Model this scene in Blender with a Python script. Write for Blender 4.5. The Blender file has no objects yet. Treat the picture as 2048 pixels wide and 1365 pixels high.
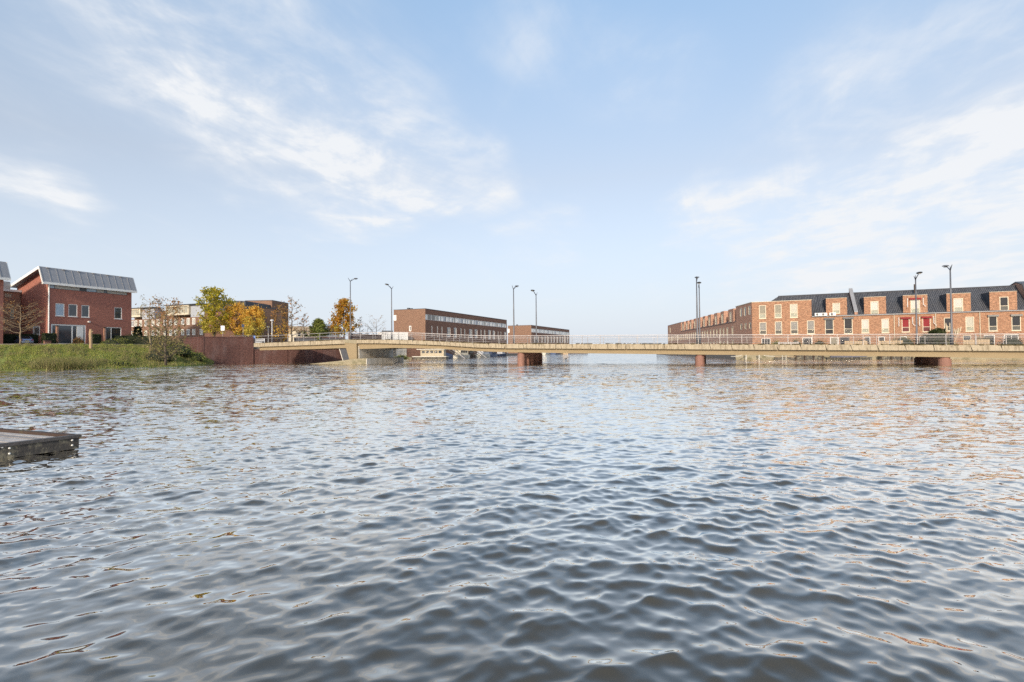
import bpy, math, random
import numpy as np
from mathutils import Vector, Matrix

random.seed(11)
RNG = np.random.default_rng(11)
SC = bpy.context.scene
COL = SC.collection
R = math.radians

# ------------------------------------------------------------------ camera
F = 1024.0                       # focal length in pixels of the 2048 px wide photograph (18 mm)
PITCH, ROLL = 0.01758, 0.0088
EYE = Vector((0, 0, 2.0))
_r0, _u0 = Vector((1, 0, 0)), Vector((0, -math.sin(PITCH), math.cos(PITCH)))
FWD = Vector((0, math.cos(PITCH), math.sin(PITCH)))
RGT = _r0 * math.cos(ROLL) - _u0 * math.sin(ROLL)
UPV = _u0 * math.cos(ROLL) + _r0 * math.sin(ROLL)
cam_d = bpy.data.cameras.new('camera')
cam_d.sensor_width = 36
cam_d.lens = 18
cam_d.clip_start, cam_d.clip_end = 0.1, 9000
cam = bpy.data.objects.new('camera', cam_d)
COL.objects.link(cam)
M3 = Matrix((RGT, UPV, -FWD)).transposed()
cam.matrix_world = Matrix.Translation(EYE) @ M3.to_4x4()
SC.camera = cam
SC.render.resolution_x, SC.render.resolution_y = 1024, 682
SC.view_settings.view_transform = 'Standard'
SC.view_settings.look = 'None'
SC.view_settings.gamma = 1
SC.view_settings.use_curve_mapping = False
SC.view_settings.exposure = 1.0
SC.cycles.use_denoising = False

# ------------------------------------------------------------------ node helper
class NT:
    def __init__(self, tree):
        self.t = tree
        tree.nodes.clear()
    def n(self, typ, **kw):
        nd = self.t.nodes.new(typ)
        for k, v in kw.items():
            setattr(nd, k, v)
        return nd
    def link(self, a, b):
        self.t.links.new(a, b)
    def val(self, s, x):
        if hasattr(x, 'is_linked') or isinstance(x, bpy.types.NodeSocket):
            self.link(x, s)
        else:
            s.default_value = x
    def math(self, op, a, b=None, c=None, clamp=False):
        nd = self.n('ShaderNodeMath', operation=op, use_clamp=clamp)
        for i, x in enumerate((a, b, c)):
            if x is not None:
                self.val(nd.inputs[i], x)
        return nd.outputs[0]
    def vmath(self, op, a, b=None, scale=None):
        nd = self.n('ShaderNodeVectorMath', operation=op)
        self.val(nd.inputs[0], a)
        if b is not None:
            self.val(nd.inputs[1], b)
        if scale is not None:
            self.val(nd.inputs[3], scale)
        return nd.outputs['Value'] if op in ('LENGTH', 'DOT_PRODUCT', 'DISTANCE') else nd.outputs[0]
    def mix(self, fac, a, b, mode='MIX'):
        nd = self.n('ShaderNodeMix', data_type='RGBA', blend_type=mode)
        self.val(nd.inputs[0], fac)
        for s, x in ((nd.inputs[6], a), (nd.inputs[7], b)):
            if isinstance(x, tuple) and len(x) == 3:
                x = (*x, 1)
            self.val(s, x)
        return nd.outputs[2]
    def noise(self, vec, scale, detail=3, rough=0.55, dist=0.0, out='Fac'):
        nd = self.n('ShaderNodeTexNoise')
        if vec is not None:
            self.link(vec, nd.inputs['Vector'])
        nd.inputs['Scale'].default_value = scale
        nd.inputs['Detail'].default_value = detail
        nd.inputs['Roughness'].default_value = rough
        nd.inputs['Distortion'].default_value = dist
        return nd.outputs[out]
    def ramp(self, fac, stops, interp='LINEAR'):
        nd = self.n('ShaderNodeValToRGB')
        nd.color_ramp.interpolation = interp
        el = nd.color_ramp.elements
        while len(el) < len(stops):
            el.new(0.5)
        for e, (p, c) in zip(el, stops):
            e.position = p
            e.color = (*c, 1) if len(c) == 3 else c
        self.link(fac, nd.inputs[0])
        return nd.outputs[0]
    def rng(self, v, a, b, c=0.0, d=1.0, smooth=True):
        nd = self.n('ShaderNodeMapRange', interpolation_type='SMOOTHSTEP' if smooth else 'LINEAR')
        self.val(nd.inputs[0], v)
        for i, x in enumerate((a, b, c, d)):
            nd.inputs[i + 1].default_value = x
        return nd.outputs[0]

# ------------------------------------------------------------------ sky
SUN_AZ, SUN_EL = math.atan2(-0.27, -0.963), R(22)
W = bpy.data.worlds.new('World')
SC.world = W
W.use_nodes = True
w = NT(W.node_tree)
sky = w.n('ShaderNodeTexSky', sky_type='NISHITA', sun_disc=False)
sky.sun_elevation = SUN_EL
sky.sun_rotation = SUN_AZ
sky.air_density = 1.0
sky.dust_density = 1.6
sky.ozone_density = 1.6
tc = w.n('ShaderNodeTexCoord')
d = tc.outputs['Generated']
sep = w.n('ShaderNodeSeparateXYZ')
w.link(d, sep.inputs[0])
dx, dy, dz = sep.outputs
az = w.math('ARCTAN2', dx, dy)
el = w.math('ARCSINE', dz)
zc = w.math('MAXIMUM', w.math('ADD', dz, 0.10), 0.05)
pl = w.n('ShaderNodeCombineXYZ')                       # cloud layer coordinates (metres over height)
w.link(w.math('DIVIDE', dx, zc), pl.inputs[0])
w.link(w.math('DIVIDE', dy, zc), pl.inputs[1])
plane = pl.outputs[0]
ae0 = w.n('ShaderNodeCombineXYZ')
w.link(az, ae0.inputs[0])
w.link(el, ae0.inputs[1])
warp = w.n('ShaderNodeTexNoise')
w.link(plane, warp.inputs['Vector'])
warp.inputs['Scale'].default_value = 1.3
warp.inputs['Detail'].default_value = 4
wv = w.vmath('SCALE', w.vmath('SUBTRACT', warp.outputs['Color'], (0.5, 0.5, 0.5)), scale=0.22)
wv2 = w.vmath('MULTIPLY', wv, (1, 1, 0))
ae = w.vmath('ADD', ae0.outputs[0], wv2)
# fibrous streaks along the two wind directions of the cirrus
def fibre(ang, sc, stretch, detail=6, rough=0.62, dist=0.6):
    rot = w.n('ShaderNodeMapping', vector_type='POINT')
    w.link(plane, rot.inputs[0])
    rot.inputs['Rotation'].default_value = (0, 0, ang)
    rot.inputs['Scale'].default_value = (1, 1, 1)
    s = w.vmath('MULTIPLY', rot.outputs[0], (1.0, stretch, 1.0))
    return w.noise(s, sc, detail, rough, dist)
f1 = fibre(R(24), 2.4, 0.30)
f2 = fibre(R(-20), 2.2, 0.28)
fmix = w.math('ADD', w.math('MULTIPLY', f1, 0.55), w.math('MULTIPLY', f2, 0.45))
fib = w.rng(fmix, 0.40, 0.64)
puff = w.rng(w.noise(plane, 3.2, 7, 0.6, 0.3), 0.38, 0.68)

def ang(px, py):
    v = FWD + RGT * ((px - 1024) / F) + UPV * ((682.5 - py) / F)
    v.normalize()
    return math.atan2(v.x, v.y), math.asin(v.z)

def capsule(a, b, rad, wt):
    a, b = ang(*a), ang(*b)
    rad = rad / F
    ba = (b[0] - a[0], b[1] - a[1], 0)
    L2 = ba[0] ** 2 + ba[1] ** 2
    pa = w.vmath('SUBTRACT', ae, (a[0], a[1], 0))
    h = w.math('DIVIDE', w.vmath('DOT_PRODUCT', pa, ba), L2, clamp=True)
    q = w.vmath('SUBTRACT', pa, w.vmath('SCALE', ba, scale=h))
    q = w.vmath('MULTIPLY', q, (1, 1, 0))
    return w.math('MULTIPLY', w.rng(w.vmath('LENGTH', q), 0.0, rad, 1.0, 0.0), wt)

STREAKS = [((160, -40), (420, 190), 150, .85), ((400, 190), (720, 310), 125, .95), ((600, 280), (970, 375), 95, 1.15),
           ((680, 415), (900, 398), 55, 1.1), ((430, 20), (740, 240), 200, .62), ((-40, 330), (100, 385), 75, .95),
           ((1410, 408), (2080, 185), 95, 1.1), ((1500, 440), (2080, 330), 110, .75), ((1720, 570), (2080, 440), 260, 1.35),
           ((1680, 140), (2080, 20), 150, .50), ((1050, 80), (1330, 130), 120, .30), ((500, 330), (690, 420), 60, .35),
           ((1020, 500), (1120, 470), 60, .35)]
acc = None
for s in STREAKS:
    c = capsule(*s)
    acc = c if acc is None else w.math('MAXIMUM', acc, w.math('MINIMUM', w.math('ADD', w.math('MULTIPLY', acc, .6), c), 1.05))
tex = w.math('ADD', w.math('MULTIPLY', fib, 0.60), w.math('MULTIPLY', puff, 0.52))
m1 = w.math('MULTIPLY', acc, w.math('ADD', w.math('POWER', tex, 1.4), 0.12))
# thin veil and scattered wisps over the whole dome, thicker towards the horizon
wisps = w.math('MULTIPLY', w.rng(fmix, 0.50, 0.75), 0.22)
veil = w.math('ADD', w.rng(el, 0.0, 0.75, 0.50, 0.22), w.rng(el, 0.0, 0.32, 0.42, 0.0))
mask = w.math('ADD', w.math('MULTIPLY', m1, 1.35), wisps, clamp=True)
CLOUD, VEIL = (2.98, 3.05, 3.15), (2.42, 2.68, 3.03)
haze_tint = w.ramp(w.math('MULTIPLY', el, 1.25, clamp=True), [(0.0, (.70, .62, .62)), (0.18, (.71, .62, .60)), (0.40, (.85, .69, .60)), (0.75, (.85, .95, .92))])
skyc = w.mix(1.0, sky.outputs[0], haze_tint, 'MULTIPLY')
skyc = w.mix(w.math('MULTIPLY', veil, 0.97, clamp=True), skyc, VEIL)
skyc = w.mix(w.math('MULTIPLY', mask, 0.95), skyc, CLOUD)
bg = w.n('ShaderNodeBackground')
bg.inputs[1].default_value = 0.15
w.link(skyc, bg.inputs[0])
wo = w.n('ShaderNodeOutputWorld')
w.link(bg.outputs[0], wo.inputs[0])

# ------------------------------------------------------------------ sun
sd = bpy.data.lights.new('sun', 'SUN')
sd.energy = 2.0
sd.angle = R(3.0)
sd.color = (1.0, 0.87, 0.70)
sun = bpy.data.objects.new('sun', sd)
COL.objects.link(sun)
sv = Vector((math.sin(SUN_AZ) * math.cos(SUN_EL), math.cos(SUN_AZ) * math.cos(SUN_EL), math.sin(SUN_EL)))
sun.rotation_euler = (-sv).to_track_quat('-Z', 'Y').to_euler()
sun.location = sv * 200

# ------------------------------------------------------------------ placement helpers
def ray(px, py):
    return FWD + RGT * ((px - 1024) / F) + UPV * ((682.5 - py) / F)
def P(px, py, Y):
    v = ray(px, py)
    return EYE + v * (Y / v.y)
def G(px, py, z=0.0):
    v = ray(px, py)
    return EYE + v * ((z - EYE.z) / v.z)

# ------------------------------------------------------------------ object helpers
def tag(o, label=None, cat=None, group=None, kind=None):
    if label: o['label'] = label
    if cat: o['category'] = cat
    if group: o['group'] = group
    if kind: o['kind'] = kind
    return o

def empty(name, loc=(0, 0, 0), rz=0.0, label=None, cat=None, group=None):
    o = bpy.data.objects.new(name, None)
    o.empty_display_size = 0.3
    o.location = loc
    o.rotation_euler = (0, 0, rz)
    COL.objects.link(o)
    return tag(o, label, cat, group)

class MB:
    def __init__(self, M=None):
        self.v, self.f, self.mi = [], [], []
        self.M = M
    def add(self, vs, fs, m=0):
        o = len(self.v)
        self.v.extend(tuple(p) for p in vs)
        for f in fs:
            self.f.append(tuple(i + o for i in f))
            self.mi.append(m)
        return self
    def box(self, x0, x1, y0, y1, z0, z1, m=0):
        x0, x1 = min(x0, x1), max(x0, x1)
        y0, y1 = min(y0, y1), max(y0, y1)
        z0, z1 = min(z0, z1), max(z0, z1)
        v = [(x0, y0, z0), (x1, y0, z0), (x1, y1, z0), (x0, y1, z0), (x0, y0, z1), (x1, y0, z1), (x1, y1, z1), (x0, y1, z1)]
        return self.add(v, [(0, 3, 2, 1), (4, 5, 6, 7), (0, 1, 5, 4), (1, 2, 6, 5), (2, 3, 7, 6), (3, 0, 4, 7)], m)
    def quad(self, a, b, c, d_, m=0):
        return self.add([a, b, c, d_], [(0, 1, 2, 3)], m)
    def extrude(self, poly, vec, m=0):
        n = len(poly)
        a = [Vector(p) for p in poly]
        b = [p + Vector(vec) for p in a]
        fs = [tuple(range(n - 1, -1, -1)), tuple(range(n, 2 * n))]
        fs += [(i, (i + 1) % n, (i + 1) % n + n, i + n) for i in range(n)]
        return self.add(a + b, fs, m)
    def loft(self, rings, m=0, closed=True, caps=True):
        n = len(rings[0])
        vs = [p for r in rings for p in r]
        fs = []
        for i in range(len(rings) - 1):
            for j in range(n if closed else n - 1):
                k = (j + 1) % n
                fs.append((i * n + j, i * n + k, (i + 1) * n + k, (i + 1) * n + j))
        if caps:
            fs.append(tuple(range(n - 1, -1, -1)))
            fs.append(tuple((len(rings) - 1) * n + j for j in range(n)))
        return self.add(vs, fs, m)
    def tube(self, pts, rad, n=6, m=0):
        pts = [Vector(p) for p in pts]
        if not hasattr(rad, '__len__'):
            rad = [rad] * len(pts)
        rings = []
        for i, p in enumerate(pts):
            t = (pts[min(i + 1, len(pts) - 1)] - pts[max(i - 1, 0)]).normalized()
            a = t.cross(Vector((0, 0, 1)) if abs(t.z) < 0.9 else Vector((1, 0, 0))).normalized()
            b = t.cross(a)
            rings.append([p + (a * math.cos(2 * math.pi * k / n) + b * math.sin(2 * math.pi * k / n)) * rad[i] for k in range(n)])
        return self.loft(rings, m)
    def lathe(self, prof, n=12, c=(0, 0, 0), m=0):
        rings = [[(c[0] + r * math.cos(2 * math.pi * k / n), c[1] + r * math.sin(2 * math.pi * k / n), c[2] + z) for k in range(n)] for r, z in prof]
        return self.loft(rings, m)
    def build(self, name, mats, parent=None, smooth=False, kind=None):
        me = bpy.data.meshes.new(name)
        vs = self.v
        if self.M is not None:
            vs = [tuple(self.M @ Vector(p)) for p in vs]
        me.from_pydata(vs, [], self.f)
        if not isinstance(mats, (list, tuple)):
            mats = [mats]
        for m in mats:
            me.materials.append(m)
        if len(mats) > 1:
            me.polygons.foreach_set('material_index', self.mi)
        if smooth:
            me.polygons.foreach_set('use_smooth', [True] * len(me.polygons))
        me.update()
        o = bpy.data.objects.new(name, me)
        COL.objects.link(o)
        if parent is not None:
            o.parent = parent
        if kind:
            o['kind'] = kind
        return o

def copy_tree(o, parent=None):
    c = o.copy()
    COL.objects.link(c)
    if parent is not None:
        c.parent = parent
    for ch in o.children:
        copy_tree(ch, c)
    return c

# ------------------------------------------------------------------ materials
MATS = {}
def mat(name, color, rough=0.7, metal=0.0, var=0.12, vscale=1.5, bump=0.0, bscale=20.0, spec=0.4, stain=None, stain_amt=0.0, stain_scale=(1, 1, 1), stain_rng=(0.48, 0.72)):
    m = bpy.data.materials.new(name)
    m.use_nodes = True
    t = NT(m.node_tree)
    p = t.n('ShaderNodeBsdfPrincipled')
    out = t.n('ShaderNodeOutputMaterial')
    t.link(p.outputs[0], out.inputs[0])
    tcn = t.n('ShaderNodeTexCoord')
    co = tcn.outputs['Object']
    n1 = t.noise(co, vscale, 5, 0.6)
    lo = tuple(c * (1 - var * 1.6) for c in color)
    hi = tuple(min(1, c * (1 + var * 1.6)) for c in color)
    c = t.mix(n1, lo, hi)
    if stain is not None:
        sv_ = t.vmath('MULTIPLY', co, stain_scale)
        s = t.rng(t.noise(sv_, 1.0, 6, 0.65), *stain_rng)
        c = t.mix(t.math('MULTIPLY', s, stain_amt), c, stain)
    t.link(c, p.inputs['Base Color'])
    p.inputs['Roughness'].default_value = rough
    p.inputs['Metallic'].default_value = metal
    p.inputs['Specular IOR Level'].default_value = spec
    if bump:
        b = t.n('ShaderNodeBump')
        b.inputs['Strength'].default_value = bump
        b.inputs['Distance'].default_value = 0.03
        t.link(t.noise(co, bscale, 4), b.inputs['Height'])
        t.link(b.outputs[0], p.inputs['Normal'])
    MATS[name] = m
    return m

def brick_mat(name, c1, c2, mortar, patch=0.25, row=0.10, width=0.34, stain=None, stain_amt=0.0):
    m = bpy.data.materials.new(name)
    m.use_nodes = True
    t = NT(m.node_tree)
    p = t.n('ShaderNodeBsdfPrincipled')
    out = t.n('ShaderNodeOutputMaterial')
    t.link(p.outputs[0], out.inputs[0])
    co = t.n('ShaderNodeTexCoord').outputs['Object']
    s = t.n('ShaderNodeSeparateXYZ')
    t.link(co, s.inputs[0])
    cb = t.n('ShaderNodeCombineXYZ')
    t.link(t.math('ADD', s.outputs[0], s.outputs[1]), cb.inputs[0])
    t.link(s.outputs[2], cb.inputs[1])
    br = t.n('ShaderNodeTexBrick')
    t.link(cb.outputs[0], br.inputs['Vector'])
    br.inputs['Color1'].default_value = (*c1, 1)
    br.inputs['Color2'].default_value = (*c2, 1)
    br.inputs['Mortar'].default_value = (*mortar, 1)
    br.inputs['Scale'].default_value = 1
    br.inputs['Mortar Size'].default_value = 0.012
    br.inputs['Brick Width'].default_value = width
    br.inputs['Row Height'].default_value = row
    st = t.vmath('MULTIPLY', co, (1, 1, 2.2))
    n1 = t.noise(st, 2.6, 7, 0.75)
    c = t.mix(t.rng(n1, 0.36, 0.66, 0, 1), t.mix(1, br.outputs[0], (1 - patch,) * 3, 'MULTIPLY'), t.mix(1, br.outputs[0], (1 + patch,) * 3, 'MULTIPLY'))
    if stain is not None:
        sv_ = t.vmath('MULTIPLY', co, (0.9, 0.9, 0.22))
        c = t.mix(t.math('MULTIPLY', t.rng(t.noise(sv_, 1.0, 6, 0.65), 0.45, 0.72), stain_amt), c, stain)
    t.link(c, p.inputs['Base Color'])
    p.inputs['Roughness'].default_value = 0.85
    p.inputs['Specular IOR Level'].default_value = 0.25
    b = t.n('ShaderNodeBump')
    b.inputs['Strength'].default_value = 0.5
    b.inputs['Distance'].default_value = 0.02
    t.link(br.outputs['Fac'], b.inputs['Height'])
    b.invert = True
    t.link(b.outputs[0], p.inputs['Normal'])
    MATS[name] = m
    return m

def island_mat(name, cols, rough=0.7, trans=0.35):
    """leaf / blade material: every loose face takes its own colour"""
    m = bpy.data.materials.new(name)
    m.use_nodes = True
    t = NT(m.node_tree)
    g = t.n('ShaderNodeNewGeometry')
    stops = [(i / max(1, len(cols) - 1), c) for i, c in enumerate(cols)]
    c = t.ramp(g.outputs['Random Per Island'], stops)
    p = t.n('ShaderNodeBsdfPrincipled')
    p.inputs['Roughness'].default_value = rough
    p.inputs['Specular IOR Level'].default_value = 0.2
    t.link(c, p.inputs['Base Color'])
    tr = t.n('ShaderNodeBsdfTranslucent')
    t.link(c, tr.inputs[0])
    mx = t.n('ShaderNodeMixShader')
    mx.inputs[0].default_value = trans
    t.link(p.outputs[0], mx.inputs[1])
    t.link(tr.outputs[0], mx.inputs[2])
    out = t.n('ShaderNodeOutputMaterial')
    t.link(mx.outputs[0], out.inputs[0])
    MATS[name] = m
    return m

def glass_mat(name, color, rough=0.06, spec=0.6, vscale=0.8, var=0.3):
    m = mat(name, color, rough, 0, var, vscale, spec=spec)
    return m

BR_HOUSE = brick_mat('red_brick', (0.43, 0.165, 0.118), (0.34, 0.128, 0.094), (0.26, 0.14, 0.11), 0.16)
BR_LINK = brick_mat('orange_brick_pale', (0.40, 0.19, 0.12), (0.32, 0.14, 0.09), (0.38, 0.27, 0.2), 0.2)
BR_BROWN = brick_mat('brown_brick', (0.19, 0.092, 0.064), (0.13, 0.062, 0.046), (0.19, 0.13, 0.1), 0.18)
BR_TERR = brick_mat('orange_brick', (0.40, 0.202, 0.118), (0.265, 0.122, 0.072), (0.38, 0.28, 0.19), 0.30)
BR_TERR2 = brick_mat('russet_brick', (0.50, 0.265, 0.175), (0.36, 0.17, 0.11), (0.46, 0.34, 0.26), 0.22)
BR_BROWN_LIT = brick_mat('brown_brick_lit', (0.26, 0.145, 0.095), (0.19, 0.10, 0.068), (0.26, 0.19, 0.14), 0.2)  # paler copy of the brown brick, sunlight put into its colour
BR_QUAY = brick_mat('quay_brick', (0.135, 0.055, 0.046), (0.095, 0.040, 0.036), (0.12, 0.08, 0.068), 0.3, stain=(0.19, 0.14, 0.135), stain_amt=0.4)
WHITE = mat('white_paint', (0.78, 0.77, 0.73), 0.5, var=0.04)
CREAM = mat('cream_paint', (0.60, 0.53, 0.40), 0.55, var=0.06)
CREAMDK = mat('aged_cream_paint', (0.40, 0.34, 0.24), 0.6, var=0.12)
ZINC = mat('zinc', (0.27, 0.275, 0.29), 0.5, 0.15, var=0.12, vscale=2.5)
DARKMET = mat('dark_metal', (0.085, 0.09, 0.10), 0.5, 0.3, var=0.1)
POLE = mat('grey_pole', (0.12, 0.125, 0.14), 0.45, 0.4, var=0.08)
STEEL = mat('galvanised_steel', (0.36, 0.34, 0.33), 0.45, 0.3, var=0.1)
SLATE = mat('dark_slate', (0.062, 0.066, 0.078), 0.6, 0.0, var=0.2, vscale=3)
BANDW = mat('white_band_panel', (0.68, 0.68, 0.66), 0.4, var=0.05)
GREYPANEL = mat('pale_grey_panel', (0.38, 0.40, 0.44), 0.5, var=0.05)
CONC = mat('tan_concrete', (0.35, 0.295, 0.21), 0.85, var=0.14, vscale=1.0, bump=0.2, stain=(0.15, 0.115, 0.07), stain_amt=0.8, stain_scale=(4.5, 4.5, 0.7), stain_rng=(0.44, 0.70))
CONC2 = mat('tan_concrete_smooth', (0.265, 0.205, 0.122), 0.85, var=0.07, vscale=0.7, stain=(0.23, 0.17, 0.10), stain_amt=0.4, stain_scale=(0.5, 0.5, 2.0))
CONCW = mat('pale_concrete', (0.56, 0.53, 0.47), 0.85, var=0.1, vscale=0.8, stain=(0.22, 0.20, 0.15), stain_amt=0.6, stain_scale=(1.5, 1.5, 0.25))
CONCMOSS = mat('mossy_concrete', (0.27, 0.235, 0.16), 0.9, var=0.2, vscale=1.0, stain=(0.09, 0.09, 0.04), stain_amt=0.75, stain_scale=(0.7, 0.7, 1.2))
MOSS = mat('moss', (0.075, 0.06, 0.028), 0.95, var=0.4, vscale=4)
PIER = mat('red_concrete', (0.25, 0.13, 0.098), 0.75, var=0.14, vscale=2.0, stain=(0.16, 0.07, 0.055), stain_amt=0.5, stain_scale=(2.2, 2.2, 0.4))
ASPH = mat('asphalt', (0.06, 0.06, 0.062), 0.9, var=0.2)
PAVE = mat('paving', (0.15, 0.135, 0.12), 0.9, var=0.2)
SOIL = mat('soil_grass', (0.15, 0.18, 0.045), 0.95, var=0.45, vscale=0.8, bump=0.6, bscale=6)
MUD = mat('wet_mud', (0.06, 0.05, 0.035), 0.8, var=0.3)
BARK = mat('bark', (0.095, 0.075, 0.055), 0.9, var=0.3, vscale=6)
BARKPALE = mat('pale_bark', (0.36, 0.25, 0.15), 0.9, var=0.25, vscale=5)
TWIG = mat('brown_twig', (0.24, 0.185, 0.12), 0.9, var=0.3)
GLASS = glass_mat('window_glass', (0.045, 0.055, 0.065), 0.05, 0.8)
GLASSDK = glass_mat('dark_window_glass', (0.022, 0.025, 0.03), 0.08, 0.5)
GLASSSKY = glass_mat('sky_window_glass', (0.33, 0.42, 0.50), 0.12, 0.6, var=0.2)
BLIND = mat('pale_blind', (0.35, 0.335, 0.27), 0.4, var=0.06, spec=0.6)
BLINDW = mat('white_blind', (0.40, 0.39, 0.35), 0.4, var=0.04, spec=0.6)
CURTAIN = glass_mat('curtained_glass', (0.23, 0.21, 0.16), 0.12, 0.6, vscale=1.5)
GREYBLIND = mat('grey_screen', (0.17, 0.165, 0.155), 0.35, var=0.1, spec=0.5)
REDFAB = mat('red_fabric', (0.22, 0.02, 0.025), 0.8, var=0.1)
WOODGREY = mat('weathered_plank', (0.42, 0.39, 0.37), 0.75, var=0.14, vscale=3.0, bump=0.4, bscale=12, stain=(0.16, 0.14, 0.12), stain_amt=0.5, stain_scale=(5, 5, 5))
WOODGREY2 = mat('darker_weathered_plank', (0.25, 0.23, 0.22), 0.75, var=0.2, vscale=2.0, bump=0.4, bscale=12)
WOODDK = mat('wet_dark_timber', (0.055, 0.050, 0.045), 0.7, var=0.3, vscale=3, bump=0.5, bscale=14, stain=(0.27, 0.245, 0.17), stain_amt=0.8, stain_scale=(6, 6, 3.5), stain_rng=(0.46, 0.66))
WOODEDGE = mat('dark_edge_timber', (0.075, 0.07, 0.068), 0.6, var=0.25, vscale=5, bump=0.4)
WOODRED = mat('red_brown_timber', (0.055, 0.032, 0.023), 0.75, var=0.3, vscale=2, stain=(0.09, 0.085, 0.035), stain_amt=0.8, stain_scale=(2, 2, 2))
WOODTAN = mat('tan_timber', (0.40, 0.30, 0.19), 0.8, var=0.2)
BOLT = mat('pale_bolt', (0.75, 0.74, 0.70), 0.5, 0.2, var=0.05)
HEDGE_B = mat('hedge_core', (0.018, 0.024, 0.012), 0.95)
CARBLUE = mat('blue_car_paint', (0.30, 0.38, 0.56), 0.2, 0.3, var=0.05, spec=0.7)
CARSILV = mat('silver_car_paint', (0.50, 0.52, 0.55), 0.25, 0.4, var=0.04, spec=0.7)
RUBBER = mat('rubber', (0.02, 0.02, 0.02), 0.8)
LAMPRED = mat('red_lens', (0.35, 0.02, 0.02), 0.2)
PLATE = mat('yellow_plate', (0.75, 0.55, 0.10), 0.5)
SIGNW = mat('white_sign', (0.78, 0.80, 0.83), 0.4, var=0.03)
SIGNB = mat('blue_sign', (0.10, 0.22, 0.55), 0.4, var=0.03)
NAVY = mat('navy_canvas', (0.04, 0.055, 0.10), 0.8, var=0.2)
HULLW = mat('hull_white', (0.50, 0.48, 0.42), 0.4, var=0.08)
HULLB = mat('hull_blue', (0.06, 0.09, 0.17), 0.4, var=0.1)
TARP = mat('grey_tarpaulin', (0.13, 0.125, 0.14), 0.7, var=0.25)

L_YEL = island_mat('leaves_yellow_green', [(0.30, 0.28, 0.03), (0.46, 0.38, 0.04), (0.58, 0.44, 0.04), (0.34, 0.33, 0.05), (0.20, 0.23, 0.04)], trans=.5)
L_ORG = island_mat('leaves_orange', [(0.66, 0.34, 0.06), (0.74, 0.44, 0.08), (0.76, 0.52, 0.11), (0.64, 0.42, 0.07)], trans=.5)
L_GLD = island_mat('leaves_gold', [(0.66, 0.48, 0.10), (0.68, 0.55, 0.12), (0.52, 0.48, 0.10), (0.70, 0.50, 0.10)], trans=.5)
L_RUST = island_mat('leaves_rust', [(0.52, 0.22, 0.03), (0.60, 0.30, 0.04), (0.46, 0.26, 0.04), (0.36, 0.26, 0.05), (0.62, 0.38, 0.06)], trans=.5)
L_SPARSE = island_mat('leaves_sparse_brown', [(0.30, 0.15, 0.06), (0.44, 0.21, 0.06), (0.24, 0.15, 0.07), (0.38, 0.25, 0.08)], trans=.4)
L_OLIVE = island_mat('leaves_olive_brown', [(0.24, 0.19, 0.08), (0.31, 0.26, 0.11), (0.22, 0.20, 0.07), (0.28, 0.22, 0.12)], trans=.4)
L_PINE = island_mat('needles_pine', [(0.11, 0.15, 0.035), (0.16, 0.19, 0.04), (0.22, 0.23, 0.06), (0.12, 0.14, 0.04)], trans=0.25)
L_DARK = island_mat('leaves_dark_evergreen', [(0.022, 0.034, 0.012), (0.035, 0.05, 0.016), (0.05, 0.06, 0.02)], trans=0.15)
L_BUSH = island_mat('leaves_bush', [(0.10, 0.13, 0.03), (0.17, 0.20, 0.05), (0.22, 0.22, 0.06), (0.13, 0.16, 0.05)], trans=0.2)
GRASSM = island_mat('grass_blades', [(0.18, 0.23, 0.045), (0.26, 0.30, 0.06), (0.34, 0.35, 0.09), (0.38, 0.35, 0.13), (0.20, 0.25, 0.05)], trans=0.3)
STRAW = island_mat('dead_stems', [(0.22, 0.19, 0.09), (0.29, 0.25, 0.12), (0.20, 0.19, 0.07), (0.20, 0.24, 0.06)], trans=0.2)
PLUME = island_mat('pampas_plume', [(0.62, 0.52, 0.36), (0.70, 0.60, 0.44), (0.55, 0.45, 0.30)], trans=0.3)

def tile_mat():
    m = bpy.data.materials.new('dark_roof_tiles')
    m.use_nodes = True
    t = NT(m.node_tree)
    p = t.n('ShaderNodeBsdfPrincipled')
    out = t.n('ShaderNodeOutputMaterial')
    t.link(p.outputs[0], out.inputs[0])
    co = t.n('ShaderNodeTexCoord').outputs['Object']
    s = t.n('ShaderNodeSeparateXYZ')
    t.link(co, s.inputs[0])
    cb = t.n('ShaderNodeCombineXYZ')
    t.link(s.outputs[0], cb.inputs[0])
    t.link(s.outputs[2], cb.inputs[1])
    br = t.n('ShaderNodeTexBrick')
    br.offset = 0.0
    t.link(cb.outputs[0], br.inputs['Vector'])
    br.inputs['Color1'].default_value = (0.10, 0.102, 0.112, 1)
    br.inputs['Color2'].default_value = (0.155, 0.158, 0.17, 1)
    br.inputs['Mortar'].default_value = (0.012, 0.012, 0.015, 1)
    br.inputs['Mortar Size'].default_value = 0.03
    br.inputs['Scale'].default_value = 1
    br.inputs['Brick Width'].default_value = 0.25
    br.inputs['Row Height'].default_value = 0.17
    t.link(br.outputs[0], p.inputs['Base Color'])
    p.inputs['Roughness'].default_value = 0.45
    b = t.n('ShaderNodeBump')
    b.invert = True
    b.inputs['Distance'].default_value = 0.05
    t.link(br.outputs['Fac'], b.inputs['Height'])
    t.link(b.outputs[0], p.inputs['Normal'])
    return m
TILES = tile_mat()

# ------------------------------------------------------------------ facades
class Face:
    """a vertical wall plane: x to the right as seen from outside, y inwards, z up (in the root's local space)"""
    def __init__(self, root, M=None):
        self.root = root
        self.M = M or Matrix.Identity(4)
        RM = Matrix.Translation(root.location) @ Matrix.Rotation(root.rotation_euler.z, 4, 'Z')
        self.inv = (RM @ self.M).inverted()
    def px(self, x, y):
        o = self.inv @ EYE
        dd = self.inv.to_3x3() @ ray(x, y)
        q = o + dd * (-o.y / dd.y)
        return q.x, q.z
    def mb(self):
        return MB(self.M)

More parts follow.
